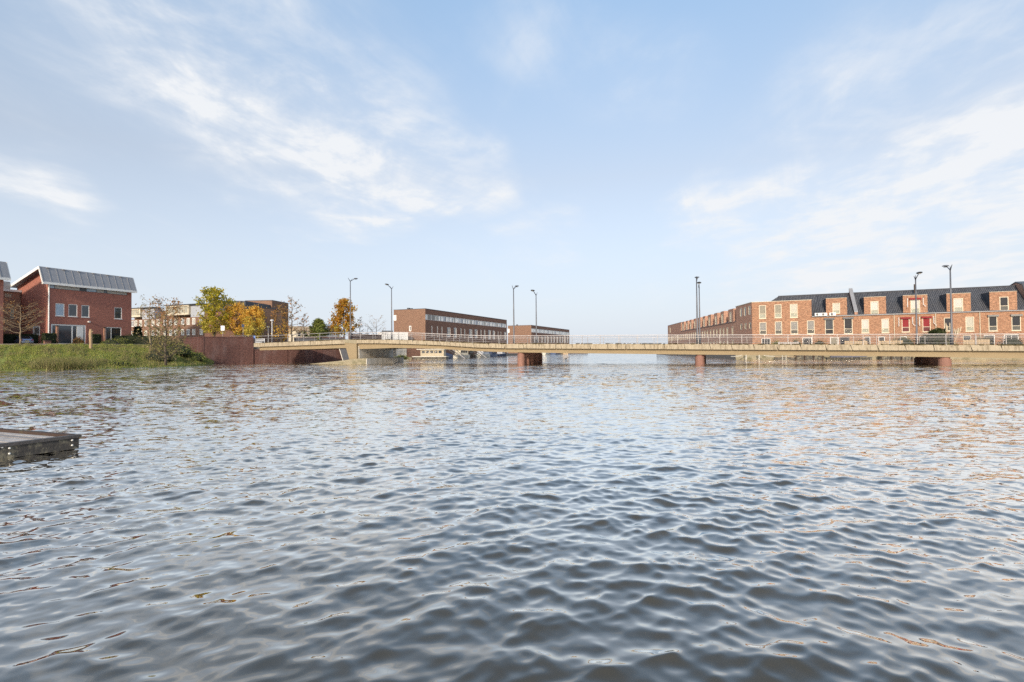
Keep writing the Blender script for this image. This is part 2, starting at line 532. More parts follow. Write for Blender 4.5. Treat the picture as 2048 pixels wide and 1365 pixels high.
def left_face(root, D):
    return Face(root, Matrix(((0, 1, 0, 0), (-1, 0, 0, D), (0, 0, 1, 0), (0, 0, 0, 1))))
def right_face(root, L):
    return Face(root, Matrix(((0, -1, 0, L), (1, 0, 0, 0), (0, 0, 1, 0), (0, 0, 0, 1))))

def wall_cells(b, L, z0, z1, ops, thick=0.28, x_start=0.0, m=0):
    xs = sorted({x_start, L, *[o[0] for o in ops], *[o[1] for o in ops]})
    zs = sorted({z0, z1, *[o[2] for o in ops], *[o[3] for o in ops]})
    xs = [x for x in xs if x_start <= x <= L]
    zs = [z for z in zs if z0 <= z <= z1]
    for i in range(len(xs) - 1):
        for j in range(len(zs) - 1):
            cx, cz = (xs[i] + xs[i + 1]) / 2, (zs[j] + zs[j + 1]) / 2
            if any(o[0] < cx < o[1] and o[2] < cz < o[3] for o in ops):
                continue
            b.quad((xs[i], 0, zs[j]), (xs[i + 1], 0, zs[j]), (xs[i + 1], 0, zs[j + 1]), (xs[i], 0, zs[j + 1]), m)
    for a0, a1, c0, c1 in ops:
        b.quad((a0, 0, c0), (a0, thick, c0), (a0, thick, c1), (a0, 0, c1), m)
        b.quad((a1, 0, c0), (a1, 0, c1), (a1, thick, c1), (a1, thick, c0), m)
        b.quad((a0, 0, c0), (a1, 0, c0), (a1, thick, c0), (a0, thick, c0), m)
        b.quad((a0, 0, c1), (a0, thick, c1), (a1, thick, c1), (a1, 0, c1), m)

def window(face, parent, r, frame=WHITE, pane=GLASS, fw=0.07, mull=(), trans=(), y=0.10, sill=None, name='window', proud=0.0, low=None):
    """frame ring with bars, its pane a sub-part, an optional sill"""
    x0, x1, z0, z1 = r
    b = face.mb()
    ya, yb = y - 0.06 - proud, y + 0.03
    b.box(x0, x1, ya, yb, z1 - fw, z1)
    b.box(x0, x1, ya, yb, z0, z0 + fw)
    b.box(x0, x0 + fw, ya, yb, z0 + fw, z1 - fw)
    b.box(x1 - fw, x1, ya, yb, z0 + fw, z1 - fw)
    for q in mull:
        c = x0 + (x1 - x0) * q
        b.box(c - fw * .4, c + fw * .4, ya + .01, yb - .01, z0 + fw, z1 - fw)
    for q in trans:
        c = z0 + (z1 - z0) * q
        b.box(x0 + fw, x1 - fw, ya + .015, yb - .015, c - fw * .4, c + fw * .4)
    o = b.build(name, frame, parent)
    panes = pane if isinstance(pane, (list, tuple)) else [pane]
    qs = [0, *mull, 1]
    if low is not None:
        zc = z0 + (z1 - z0) * trans[0]
        face.mb().box(x0 + fw * .9, x1 - fw * .9, y - .01, y + .015, zc, z1 - fw * .9).build('pane', panes[0], o)
        face.mb().box(x0 + fw * .9, x1 - fw * .9, y - .012, y + .013, z0 + fw * .9, zc - .004).build('pane', low, o)
    elif len(panes) == 1:
        face.mb().box(x0 + fw * .9, x1 - fw * .9, y - .01, y + .015, z0 + fw * .9, z1 - fw * .9).build('pane', panes[0], o)
    else:
        for k in range(len(qs) - 1):
            c0, c1 = x0 + (x1 - x0) * qs[k], x0 + (x1 - x0) * qs[k + 1]
            face.mb().box(c0 + fw * .3, c1 - fw * .3, y - .01, y + .015, z0 + fw * .9, z1 - fw * .9).build('pane', panes[k % len(panes)], o)
    if sill:
        face.mb().box(x0 - .06, x1 + .06, -0.07, y - .05, z0 - .09, z0 - .003).build('sill', sill, o)
    return o

def rects(face, lst):
    """pixel boxes of a row of windows -> facade rectangles on common levels"""
    out = []
    for (a, b, t, bt) in lst:
        c = (a + b) / 2
        out.append([face.px(a, (t + bt) / 2)[0], face.px(b, (t + bt) / 2)[0], face.px(c, bt)[1], face.px(c, t)[1]])
    z0 = sum(o[2] for o in out) / len(out)
    z1 = sum(o[3] for o in out) / len(out)
    return [(o[0], o[1], z0, z1) for o in out]

# ------------------------------------------------------------------ water
def make_water():
    ys = [1.1]
    while ys[-1] < 175:
        y = ys[-1]
        ys.append(y + min(max(0.011, 0.0040 * y + 0.00009 * y * y), 0.55))
    ys = np.array(ys)
    NC = 780
    t = np.linspace(-1, 1, NC)
    half = 1.22 * ys + 2.0
    X = half[:, None] * t[None, :]
    Y = np.repeat(ys[:, None], NC, 1)
    dy = np.gradient(ys)[:, None]
    dxx = (2 * half / NC)[:, None]
    Z = np.zeros_like(X)
    DX = np.zeros_like(X)
    DY = np.zeros_like(X)
    r = np.random.default_rng(5)
    # patches where the breeze roughens the surface, and the calmer water near the bank
    gust = np.zeros_like(X)
    for i in range(14):
        a, l = r.uniform(0, 2 * math.pi), r.uniform(5, 26)
        gust += np.sin((X * math.cos(a) + Y * math.sin(a)) * 2 * math.pi / l + r.uniform(0, 6.28))
    gust = 1.0 + 0.085 * gust
    calm = 1 - 0.42 * np.exp(-(((X + 3.2) / 3.2) ** 2 + ((Y - 3.0) / 3.4) ** 2))
    amp = np.clip(gust * calm, 0.35, 1.6)
    NW = 140
    lam = np.exp(r.uniform(math.log(0.08), math.log(1.7), NW))
    for i in range(NW):
        L = lam[i]
        k = 2 * math.pi / L
        main = R(-66) if r.random() < 0.62 else R(-122)
        th = main + r.normal(0, 0.40 + 0.16 * (L < 0.4))
        s = 0.0255 * math.exp(-((math.log(L / 0.23)) / 0.80) ** 2) + 0.0125 * math.exp(-((math.log(L / 0.80)) / 0.6) ** 2) + 0.004
        a = s / k * r.uniform(0.6, 1.4)
        cx, cy = math.cos(th), math.sin(th)
        ph = k * (X * cx + Y * cy) + r.uniform(0, 6.28)
        fade = np.clip((L / np.maximum(np.abs(cy) * dy, 1e-4) - 2.2) / 2.2, 0, 1) * np.clip((L / np.maximum(np.abs(cx) * dxx, 1e-4) - 2.5) / 2.5, 0, 1)
        ea, el_ = r.uniform(0, 2 * math.pi), L * r.uniform(4, 11)       # the trains come in groups
        env = 0.62 + 0.62 * np.sin((X * math.cos(ea) + Y * math.sin(ea)) * 2 * math.pi / el_ + r.uniform(0, 6.28))
        A = a * amp * fade * env
        Z += A * np.cos(ph)
        DX -= 1.0 * A * cx * np.sin(ph)
        DY -= 1.0 * A * cy * np.sin(ph)
    X += DX
    Y += DY
    nr = len(ys)
    co = np.stack([X, Y, Z], -1).reshape(-1, 3)
    idx = np.arange(nr * NC).reshape(nr, NC)
    q = np.stack([idx[:-1, :-1], idx[:-1, 1:], idx[1:, 1:], idx[1:, :-1]], -1).reshape(-1, 4)
    # the flat sheet that carries on to the horizon and to the sides, a little below the wave troughs
    S, z = 5000.0, -0.30
    base = len(co)
    ex = np.array([(-S, -S, z), (S, -S, z), (S, S, z), (-S, S, z)])
    far = np.array([(-1.3 * 175, 175, -0.02), (1.3 * 175, 175, -0.02), (S, 4500, -0.02), (-S, 4500, -0.02)])
    co = np.concatenate([co, ex, far])
    q = np.concatenate([q, [[base, base + 1, base + 2, base + 3]], [[base + 4, base + 5, base + 6, base + 7]]])
    me = bpy.data.meshes.new('water')
    me.vertices.add(len(co))
    me.vertices.foreach_set('co', co.astype(np.float32).ravel())
    me.loops.add(q.size)
    me.loops.foreach_set('vertex_index', q.astype(np.int32).ravel())
    me.polygons.add(len(q))
    me.polygons.foreach_set('loop_start', np.arange(0, q.size, 4, dtype=np.int32))
    me.polygons.foreach_set('loop_total', np.full(len(q), 4, np.int32))
    me.polygons.foreach_set('use_smooth', np.ones(len(q), bool))
    me.update(calc_edges=True)
    m = bpy.data.materials.new('water')
    m.use_nodes = True
    t_ = NT(m.node_tree)
    co_ = t_.n('ShaderNodeTexCoord').outputs['Object']
    mp = t_.n('ShaderNodeMapping')
    t_.link(co_, mp.inputs[0])
    mp.inputs['Rotation'].default_value = (0, 0, R(8))
    mp.inputs['Scale'].default_value = (0.32, 1.0, 1.0)
    # small ripples too fine for the mesh: the surface normal leans with a vector noise, more so where the mesh gets coarse
    def lean(sc, det):
        nd = t_.n('ShaderNodeTexNoise')
        t_.link(mp.outputs[0], nd.inputs['Vector'])
        nd.inputs['Scale'].default_value = sc
        nd.inputs['Detail'].default_value = det
        nd.inputs['Roughness'].default_value = 0.6
        return t_.vmath('SUBTRACT', nd.outputs['Color'], (0.5, 0.5, 0.5))
    patch = t_.rng(t_.noise(co_, 0.13, 3, 0.55), 0.35, 0.65, 0.75, 1.15)
    dist = t_.vmath('LENGTH', co_)
    k1 = t_.math('MULTIPLY', t_.rng(dist, 4, 40, 0.22, 1.35), patch)
    k2 = t_.math('MULTIPLY', t_.rng(dist, 10, 50, 0.0, 1.2), patch)
    k3 = t_.math('MULTIPLY', t_.rng(dist, 3.5, 12, 0.08, 0.60), patch)
    off = t_.vmath('ADD', t_.vmath('SCALE', lean(5.0, 2), scale=k1), t_.vmath('SCALE', lean(1.3, 2), scale=k2))
    off = t_.vmath('ADD', off, t_.vmath('SCALE', lean(11.0, 2), scale=k3))
    off = t_.vmath('MULTIPLY', off, (0.7, 1.0, 0.0))
    gn = t_.n('ShaderNodeNewGeometry')
    nn = t_.vmath('NORMALIZE', t_.vmath('ADD', gn.outputs['Normal'], off))
    # reflectance rises towards grazing view; murky body below
    cosv = t_.math('MAXIMUM', t_.vmath('DOT_PRODUCT', nn, gn.outputs['Incoming']), 0.0)
    refl = t_.math('MINIMUM', t_.math('MULTIPLY_ADD', t_.math('POWER', t_.math('SUBTRACT', 1.0, cosv, clamp=True), 3.4), 2.05, 0.012), 0.97)
    body = t_.n('ShaderNodeBsdfDiffuse')
    t_.link(t_.mix(t_.noise(co_, 0.35, 3), (0.062, 0.057, 0.047), (0.040, 0.043, 0.040)), body.inputs[0])
    gl = t_.n('ShaderNodeBsdfGlossy')
    gl.inputs['Roughness'].default_value = 0.04
    gl.inputs['Color'].default_value = (1.0, 0.97, 0.92, 1)
    t_.link(nn, gl.inputs['Normal'])
    mx = t_.n('ShaderNodeMixShader')
    t_.link(refl, mx.inputs[0])
    t_.link(body.outputs[0], mx.inputs[1])
    t_.link(gl.outputs[0], mx.inputs[2])
    out = t_.n('ShaderNodeOutputMaterial')
    t_.link(mx.outputs[0], out.inputs[0])
    me.materials.append(m)
    o = bpy.data.objects.new('water', me)
    COL.objects.link(o)
    o['kind'] = 'structure'
make_water()

# ------------------------------------------------------------------ land
ZG = 3.55            # street level on the left bank
ZR = 1.30            # garden level on the right bank
ZM = 0.55            # quay level of the two blocks behind the bridge

def slab(name, pts, z, mats, depth=5.0, kind='structure'):
    b = MB()
    poly = [(p[0], p[1], z) for p in pts]
    area = sum(poly[i][0] * poly[(i + 1) % len(poly)][1] - poly[(i + 1) % len(poly)][0] * poly[i][1] for i in range(len(poly)))
    if area < 0:
        poly.reverse()
    n = len(poly)
    low = [(p[0], p[1], z - depth) for p in poly]
    b.add(poly + low, [tuple(range(n))] + [(i, i + n, (i + 1) % n + n, (i + 1) % n) for i in range(n)])
    return b.build(name, mats, kind=kind)

# grass bank: shore line, then a rounded slope up to the crest
shore_px = [(-260, 747), (-120, 744), (0, 742), (60, 741), (120, 740), (180, 738.5), (240, 737), (300, 735), (350, 733.5), (400, 731), (428, 729.3)]
shore = [G(x, y, 0) for x, y in shore_px]
inl = Vector((-0.62, 0.78, 0))
crest_run = [14, 13.5, 13, 13, 13, 13.5, 14, 14, 12.5, 10, 7.5]
crest_z = [ZG - .30] * 8 + [ZG * .90, ZG * .55, 0.5]
def bank_pt(i, f, jitter=True):
    i0 = min(int(i), len(shore) - 2)
    u = i - i0
    s = shore[i0].lerp(shore[i0 + 1], u)
    run = crest_run[i0] * (1 - u) + crest_run[i0 + 1] * u
    zt = crest_z[i0] * (1 - u) + crest_z[i0 + 1] * u
    prof = (0.10 + 0.35 * min(1, f / .18)) * min(1, f / .02) if f < .18 else 0.45 + (zt - 0.45) * math.sin((f - .18) / .82 * math.pi / 2) ** 1.05 if zt > .5 else min(.45, zt) * min(1, f * 6)
    p = s + inl * run * f
    w_ = 0.12 * math.sin(p.x * 1.7) * math.sin(p.y * 1.3 + 1) + 0.06 * math.sin(p.x * 4.1 + p.y * 3.3)
    return Vector((p.x, p.y, max(-0.3 if f <= 0 else 0.02, prof + (w_ if .05 < f < .97 else 0))))
NI, NF = 90, 26
rings = []
for i in range(NI + 1):
    ii = i / NI * (len(shore) - 1)
    row = [bank_pt(ii, 0) - inl * 1.0 + Vector((0, 0, -0.5))]
    row += [bank_pt(ii, k / NF) for k in range(NF + 1)]
    rings.append(row)
bk = MB()
bk.loft([list(c) for c in zip(*rings)], closed=False, caps=False)
bk.build('grass_bank', SOIL, smooth=True, kind='structure')

# grass: tufts of blades all over the slope (nobody could count them)
def blades(name, pts, material, h=(0.15, 0.4), wd=0.05, lean=0.5, per=3):
    n = len(pts) * per
    base = np.repeat(np.array([tuple(p) for p in pts]), per, 0) + RNG.normal(0, 0.06, (n, 3)) * [1, 1, 0]
    hh = RNG.uniform(h[0], h[1], n)
    a = RNG.uniform(0, 2 * np.pi, n)
    l = RNG.normal(0, lean, n) * hh
    la = RNG.uniform(0, 2 * np.pi, n)
    sx, sy = np.cos(a) * wd / 2, np.sin(a) * wd / 2
    v0 = base + np.stack([sx, sy, np.zeros(n) - .03], 1)
    v1 = base - np.stack([sx, sy, np.zeros(n) + .03], 1)
    v2 = base + np.stack([np.cos(la) * l, np.sin(la) * l, hh], 1)
    co = np.stack([v0, v1, v2], 1).reshape(-1, 3)
    me = bpy.data.meshes.new(name)
    me.vertices.add(len(co))
    me.vertices.foreach_set('co', co.astype(np.float32).ravel())
    me.loops.add(3 * n)
    me.loops.foreach_set('vertex_index', np.arange(3 * n, dtype=np.int32))
    me.polygons.add(n)
    me.polygons.foreach_set('loop_start', np.arange(0, 3 * n, 3, dtype=np.int32))
    me.polygons.foreach_set('loop_total', np.full(n, 3, np.int32))
    me.update(calc_edges=True)
    me.materials.append(material)
    o = bpy.data.objects.new(name, me)
    COL.objects.link(o)
    return o
gp, wp = [], []
for k in range(23000):
    ii, f = random.uniform(0, len(shore) - 1.001), random.random() ** 0.8
    p = bank_pt(ii, f)
    clump = math.sin(p.x * .9 + 1.3 * math.sin(p.y * .7)) * math.sin(p.y * 1.1 + .8 * math.sin(p.x * .6))
    (gp if clump + random.uniform(-.7, .7) > -0.42 else wp).append(p)
tag(blades('grass', gp, GRASSM, (0.08, 0.26), 0.07, 0.6, 3), 'short green grass covering the left bank', 'grass', kind='stuff')
tag(blades('dry_grass', wp + [bank_pt(random.uniform(0, len(shore) - 1.01), random.uniform(0.0, .30)) for k in range(1600)], STRAW, (0.12, 0.34), 0.06, 0.6, 3),
    'straw coloured tall dry grass along the waterline and between the green grass', 'grass', kind='stuff')

crest = [bank_pt(i, 1.0) for i in range(8)]
W_A = P(366, 700, 99.0); W_B = P(403, 700, 91.0); W_C = P(506, 700, 96.0); W_D = P(700, 700, 106.0)
street = [(-400, 60)] + [(c.x, c.y) for c in crest] + [(W_A.x, W_A.y + .45), (W_B.x, W_B.y + .45), (W_C.x, W_C.y + .7), (W_D.x, W_D.y + .9), (W_D.x + 1, W_D.y + 14), (-38, 300), (-500, 320)]
slab('street', street, ZG - 0.02, PAVE)
gv = MB()
c0, c1 = bank_pt(0, 1), bank_pt(7, 1)
# mid quay, right garden ground, far land
MA = P(851, 700, 130.0); MBp = P(1014, 700, 183.0)
mdir = (MBp - MA).normalized(); mdir.z = 0; mdir.normalize()
mnor = Vector((mdir.y, -mdir.x, 0))
q0 = MA - mdir * 0.3 + mnor * 2.0
slab('quay', [tuple((q0)[:2]), tuple((q0 + mdir * 175)[:2]), tuple((q0 + mdir * 175 - mnor * 90)[:2]), tuple((q0 - mnor * 40)[:2])], ZM, PAVE, 2.0)
TA = P(1505, 690, 95.0); TB = P(2048, 690, 79.6)
tdir = Vector((TB.x - TA.x, TB.y - TA.y, 0)).normalized()
tnor = Vector((tdir.y, -tdir.x, 0))             # towards the water
RF = P(1336, 690, 185.0)
rdir = Vector((TA.x - RF.x, TA.y - RF.y, 0)).normalized()
rnor = Vector((rdir.y, -rdir.x, 0))
gA = TA + tnor * 4.6 + rnor * 3.0
gA.z = 0
gardens_pts = [tuple((gA + tdir * 70)[:2]), tuple(gA[:2]), tuple((TA + rnor * 3.5 - rdir * 95)[:2]), tuple((RF + Vector((80, 40, 0)))[:2]), (190, 60)]
slab('garden_ground', gardens_pts, ZR, PAVE, 3.0)
b = MB()
b.add([(-4200, 900, 0.6), (4200, 900, 0.6), (4200, 4400, 8), (-4200, 4400, 8), (-4200, 899, -1), (4200, 899, -1)], [(0, 1, 2, 3), (4, 5, 1, 0)])
b.build('far_land', SOIL, kind='structure')

# ------------------------------------------------------------------ red brick houses on the left
def gable_house(A, ang_z, L, D, ze, zr, ridge_y, label, full=True):
    root = empty('brick_house', (A.x, A.y, ZG), ang_z, label, 'house', 'red brick houses with zinc roofs')
    fr, lf, rf = Face(root), left_face(root, D), right_face(root, L)
    ops, wins = [], []
    if full:
        top = [(111, 129, 607, 632), (137, 155, 609, 634), (163, 179, 611, 635), (229, 244, 616, 638)]
        up = rects(fr, top)
        rib0 = fr.px(97, 570); rib1 = fr.px(255, 589)
        zt = fr.px(100, 567.5)[1]; zb = fr.px(100, 577.0)[1]
        ribbon = (rib0[0], rib1[0], zb, zt)
        gx0, gx1 = fr.px(102, 665)[0], fr.px(172, 665)[0]
        gz1 = fr.px(125, 649)[1]
        big = (gx0, gx1, 0.05, gz1)
        sm = rects(fr, [(211, 243, 655, 679)])[0]
        sm = (sm[0], sm[1], 0.05, sm[3])
        ops = up + [ribbon, big, sm]
    lops = []
    if full:
        lops = rects(lf, [(65, 80, 652, 672)])
    b = MB()
    wall_cells(b, L, 0, ze, ops)
    b.quad((L, D, 0), (0, D, 0), (0, D, ze), (L, D, ze))
    wallo = b.build('wall', BR_HOUSE, root)
    for fc in (lf, rf):
        g = fc.mb()
        wall_cells(g, D, 0, ze, lops if fc is lf else [])
        ry = D - ridge_y if fc is lf else ridge_y
        g.add([(0, 0, ze), (D, 0, ze), (ry, 0, zr - .05)], [(0, 1, 2)])
        g.build('gable_wall', BR_HOUSE, root)
    if full:
        for k, r in enumerate(up):
            window(fr, root, r, WHITE, [GLASSSKY, GLASS, GLASS, GLASS][k], 0.10, sill=WHITE)
        window(fr, root, ribbon, DARKMET, [GLASSSKY, BLINDW, GLASSDK, GLASSSKY, BLINDW, GLASS, BLINDW], 0.07, mull=(.07, .37, .45, .58, .68, .72))
        o = window(fr, root, big, WHITE, [GLASS], 0.22, mull=(.60,), y=0.12)
        dx0, dx1 = fr.px(154, 665)[0], fr.px(167, 665)[0]
        dr = fr.mb().box(dx0, dx1, 0.03, 0.09, 0.07, gz1 - 0.25).build('door', WHITE, root)
        fr.mb().tube([(dx0 + .2, 0.0, 1.0), (dx0 + .2, 0.0, 1.5)], 0.025).build('handle', STEEL, dr)
        window(fr, root, sm, WHITE, [GLASS, GLASSDK], 0.12, mull=(.36,))
        for r in lops:
            window(lf, root, r, WHITE, GREYBLIND, 0.30)
        lx = fr.px(177.5, 644)
        fr.mb().box(lx[0] - .15, lx[0] + .15, -0.22, 0, lx[1] - .12, lx[1] + .12).build('wall_lamp', WHITE, root)
    # downpipe at the near corner
    fr.mb().tube([(0.12, -0.10, 0.2), (0.12, -0.10, ze - 0.1)], 0.10, 8).build('downpipe', WHITE, root)
    # roof: zinc sheets in front with standing seams, one slope behind, white fascia and verges
    ox, oy, oxr = 0.95, 0.55, 0.55
    NP = 13
    e0, r0 = Vector((0, -oy, ze - 0.02)), Vector((0, ridge_y, zr))
    nrm = Vector((0, -(zr - ze), ridge_y + oy)).normalized()
    for k in range(NP):
        xa = -ox + (L + ox + oxr) * k / NP
        xb = -ox + (L + ox + oxr) * (k + 1) / NP
        p = MB()
        x0, x1 = xa + .03, xb - .03
        p.extrude([(x0, e0.y, e0.z), (x1, e0.y, e0.z), (x1, r0.y, r0.z), (x0, r0.y, r0.z)], nrm * 0.10)
        p.extrude([(xa - .03, e0.y, e0.z + .01), (xa + .03, e0.y, e0.z + .01), (xa + .03, r0.y, r0.z + .01), (xa - .03, r0.y, r0.z + .01)], nrm * 0.15)
        p.build('roof_sheet', ZINC, root)
        if k % 2 == 0 and k < NP - 1:
            q = r0 + nrm * .1
            MB().box(xb - .22, xb + .22, q.y - .18, q.y + .16, q.z - .06, q.z + .05).build('ridge_cap', STEEL, root)
    b = MB()
    re = Vector((0, D + 0.5, ze - 0.40))
    b.extrude([(-ox, r0.y, r0.z + .02), (L + oxr, r0.y, r0.z + .02), (L + oxr, re.y, re.z), (-ox, re.y, re.z)], (0, .02, .12))
    b.build('rear_roof', ZINC, root)
    b = MB()
    b.box(-ox - .03, L + oxr + .03, -oy - .12, -oy + .02, ze - .28, ze + .10)
    b.build('fascia', WHITE, root)
    for xx, s in ((-ox, -1), (L + oxr, 1)):
        b = MB()
        b.extrude([(xx, -oy, ze - .25), (xx, ridge_y, zr - .28), (xx, D + .5, ze - .66), (xx, D + .5, ze - .24), (xx, ridge_y, zr + .14), (xx, -oy, ze + .12)], (.10 * s, 0, 0))
        b.build('verge_board', WHITE, root)
    MB().box(-ox + .05, L + oxr - .05, -oy + .03, -0.003, ze - .26, ze - .22).build('soffit', WHITE, root)
    return root

HA = P(95, 620, 85.0); HB = P(263, 640, 97.6)
h_ang = math.atan2(HB.y - HA.y, HB.x - HA.x)
hL = math.hypot(HB.x - HA.x, HB.y - HA.y)
tmp = empty('probe', (HA.x, HA.y, ZG), h_ang)
ze = Face(tmp).px(97, 566.5)[1]
bpy.data.objects.remove(tmp)
gable_house(HA, h_ang, hL, 8.4, ze, ze + 2.55, 0.5, 'red brick house with zinc roof, white framed windows and white downpipe')
hd = Vector((math.cos(h_ang), math.sin(h_ang), 0))
HN = HA - hd * 5.75 - hd * hL
gable_house(HN, h_ang, hL, 8.4, ze, ze + 2.55, 0.5, 'red brick house cut by the picture edge, only its roof corner showing', full=False)
# the lower link between the two houses
hn = Vector((-hd.y, hd.x, 0))
LK = HA - hd * 6.1 + hn * 7.2
root = empty('link_building', (LK.x, LK.y, ZG), h_ang, 'low pale brick wing with white cornice set back between the two red brick houses', 'house')
fr = Face(root)
lz = fr.px(25, 584)[1]
lw = rects(fr, [(21, 28, 617, 638)])
small = [(fr.px(a, 590)[0], fr.px(a + 3.2, 590)[0], lz - .95, lz - .35) for a in (10.5, 15.0, 19.5)]
b = MB()
wall_cells(b, 6.0, 0, lz, lw + small)
b.box(0.0, 6.0, 0.29, 6, 0, lz)
b.build('wall', BR_LINK, root)
for r in lw + small:
    window(fr, root, r, CREAM, BLIND, 0.08)
MB().box(-.05, 6.05, -.25, 6, lz, lz + .35).build('cornice', WHITE, root)
b = MB().box(.1, 5.0, .8, 5.8, lz + .35, lz + 1.75)
b.build('attic', ZINC, root)
MB().box(2.2, 2.6, .72, .8, lz + .7, lz + 1.4).build('vent', DARKMET, root)

# ------------------------------------------------------------------ apartment row behind the trees (left)
BC = P(490, 640, 110.0); BL = P(255, 640, 124.5)
b_ang = math.atan2(BC.y - BL.y, BC.x - BL.x)
bL = math.hypot(BC.x - BL.x, BC.y - BL.y)
root = empty('apartment_row', (BL.x, BL.y, ZG), b_ang, 'long tan brown brick apartment row with white dormers behind the autumn trees', 'apartment building')
fr = Face(root)
z_par = fr.px(420, 633)[1]         # brick parapet under the dormers
z_top = fr.px(488, 605)[1]
row1 = [(x, x + 8.4, 0, 0) for x in ()]
ops = []
rows = []
zu0, zu1 = fr.px(370, 650)[1], fr.px(370, 637)[1]
zl0, zl1 = fr.px(370, 671)[1], fr.px(370, 659)[1]
xs_px = [262, 268.5, 278, 288.5, 303, 313, 327, 338, 348, 362, 373, 384, 399, 410, 421, 440, 452, 463, 479]
for x in xs_px:
    a = fr.px(x, 645)[0]
    w_ = 1.05
    if a < 0.1 or a + w_ > bL - .1: continue
    ops.append((a, a + w_, zu0, zu1)); ops.append((a, a + w_, zl0, zl1))
b = MB()
wall_cells(b, bL, 0, z_par, ops)
b.box(0, bL, 0.29, 10.0, 0, z_par)
b.build('wall', BR_BROWN_LIT, root)
for k, r in enumerate(ops):
    window(fr, root, r, WHITE, BLIND if k % 3 else GLASS, 0.16, mull=(.5,))
MB().box(0, bL, 1.6, 10.0, z_par, z_top - .9).build('attic_wall', BR_BROWN_LIT, root)
for (a, c, t_, bo) in ((258, 284, 618, 635), (335, 381, 611.5, 631), (418, 458, 608, 629)):
    x0, x1 = fr.px(a, 625)[0], fr.px(c, 625)[0]
    z0, z1 = fr.px((a + c) / 2, bo)[1], fr.px((a + c) / 2, t_)[1]
    dm = MB()
    dm.box(x0, x1, -0.45, -.16, z0, z0 + .35)
    dm.box(x0, x1, -0.45, -.16, z1 - .3, z1)
    dm.box(x0, x0 + .35, -0.45, -.16, z0 + .35, z1 - .3)
    dm.box(x1 - .35, x1, -0.45, -.16, z0 + .35, z1 - .3)
    dm.box(x0, x1, -.15, 1.6, z0, z1)
    dmo = dm.build('dormer', CREAM, root)
    for q in range(5):
        wx0 = x0 + .38 + (x1 - x0 - .76) * q / 5
        window(fr, dmo, (wx0, wx0 + (x1 - x0 - .76) / 5 - .05, z0 + .36, z1 - .31), CREAM, BLIND, 0.07, y=-.22, name='dormer_window')
    MB().box(x1 + .02, min(x1 + 4.4, bL - .6), 0.05, 1.6, z_par, z1 - .1).build('panel', GREYPANEL, root)
    MB().box(x0 - .5, min(x1 + 4.7, bL - .4), -0.7, 2.2, z1, z1 + .14).build('roof_edge', DARKMET, root)
MB().box(-.2, bL + .05, 1.2, 10.2, z_top - .9, z_top - .72).build('roof', DARKMET, root)
# right hand end: gable wall coloured darker as its shade, with the grey roof hood and the brick tower
BT = P(573, 640, 128.0)
e_ang = math.atan2(BT.y - BC.y, BT.x - BC.x)
eL = math.hypot(BT.x - BC.x, BT.y - BC.y)
root2 = empty('apartment_block', (BC.x, BC.y, ZG), e_ang, 'brick end block, wall coloured dark as shade, with grey metal roof hood and square brick tower', 'apartment building')
fe = Face(root2)
xt = fe.px(540, 640)[0]
ztw = fe.px(556, 604.5)[1]
zh0, zh1 = fe.px(515, 625)[1], fe.px(500, 604)[1]
MB().box(0.02, xt - .02, 0.0, 9, 0, zh0).build('wall', BR_BROWN, root2)
MB().extrude([(-.2, -0.35, zh0 + .01), (-.2, -0.15, zh1), (-.2, 8, zh1 + .2), (-.2, 8, zh0 + .01)], (xt + .15, 0, 0)).build('roof_hood', SLATE, root2)
for k in range(9):
    z_ = zh0 + .2 + (zh1 - zh0 - .3) * k / 9
    yy = -0.35 + .2 * (z_ - zh0) / (zh1 - zh0)
    MB().box(-.2, xt - .06, yy - .03, yy + .05, z_, z_ + .05).build('roof_seam', DARKMET, root2)
MB().box(xt, eL, -0.5, 6.0, 0, ztw).build('tower', BR_BROWN_LIT, root2)
sx = fe.px(550.5, 640)[0]
MB().box(sx - .12, sx + .12, -.54, -.5, 1.2, fe.px(550, 619)[1]).build('slot', GLASSDK, root2)
MB().box(xt - .05, eL + .05, -.55, 6.05, ztw, ztw + .12).build('coping', DARKMET, root2)

# far pale houses seen low between the trees
for k, (a, c, Y, t_, lab) in enumerate(((592, 640, 170, 657, 'pale low house far off between the bare tree and the pine'), (648, 676, 185, 652, 'pale far house right of the pine tree'))):
    p0, p1 = P(a, 670, Y), P(c, 670, Y + 6)
    an = math.atan2(p1.y - p0.y, p1.x - p0.x)
    LL = (p1 - p0).length
    rt = empty('far_house', (p0.x, p0.y, ZG), an, lab, 'house')
    f_ = Face(rt)
    zt = f_.px((a + c) / 2, t_ + 5)[1]
    MB().box(0, LL, 0, 7, 0, zt).build('wall', CREAM if k == 0 else GREYPANEL, rt)
    MB().extrude([(-.3, -.4, zt), (-.3, 7.4, zt), (-.3, 3.5, zt + 1.6)], (LL + .6, 0, 0)).build('roof', WOODTAN if k == 0 else ZINC, rt)
    for q in range(4):
        x = LL * (q + .3) / 4
        f_.mb().box(x, x + .9, -.03, 0.0, zt - 1.9, zt - .6).build('window', GLASS, rt)

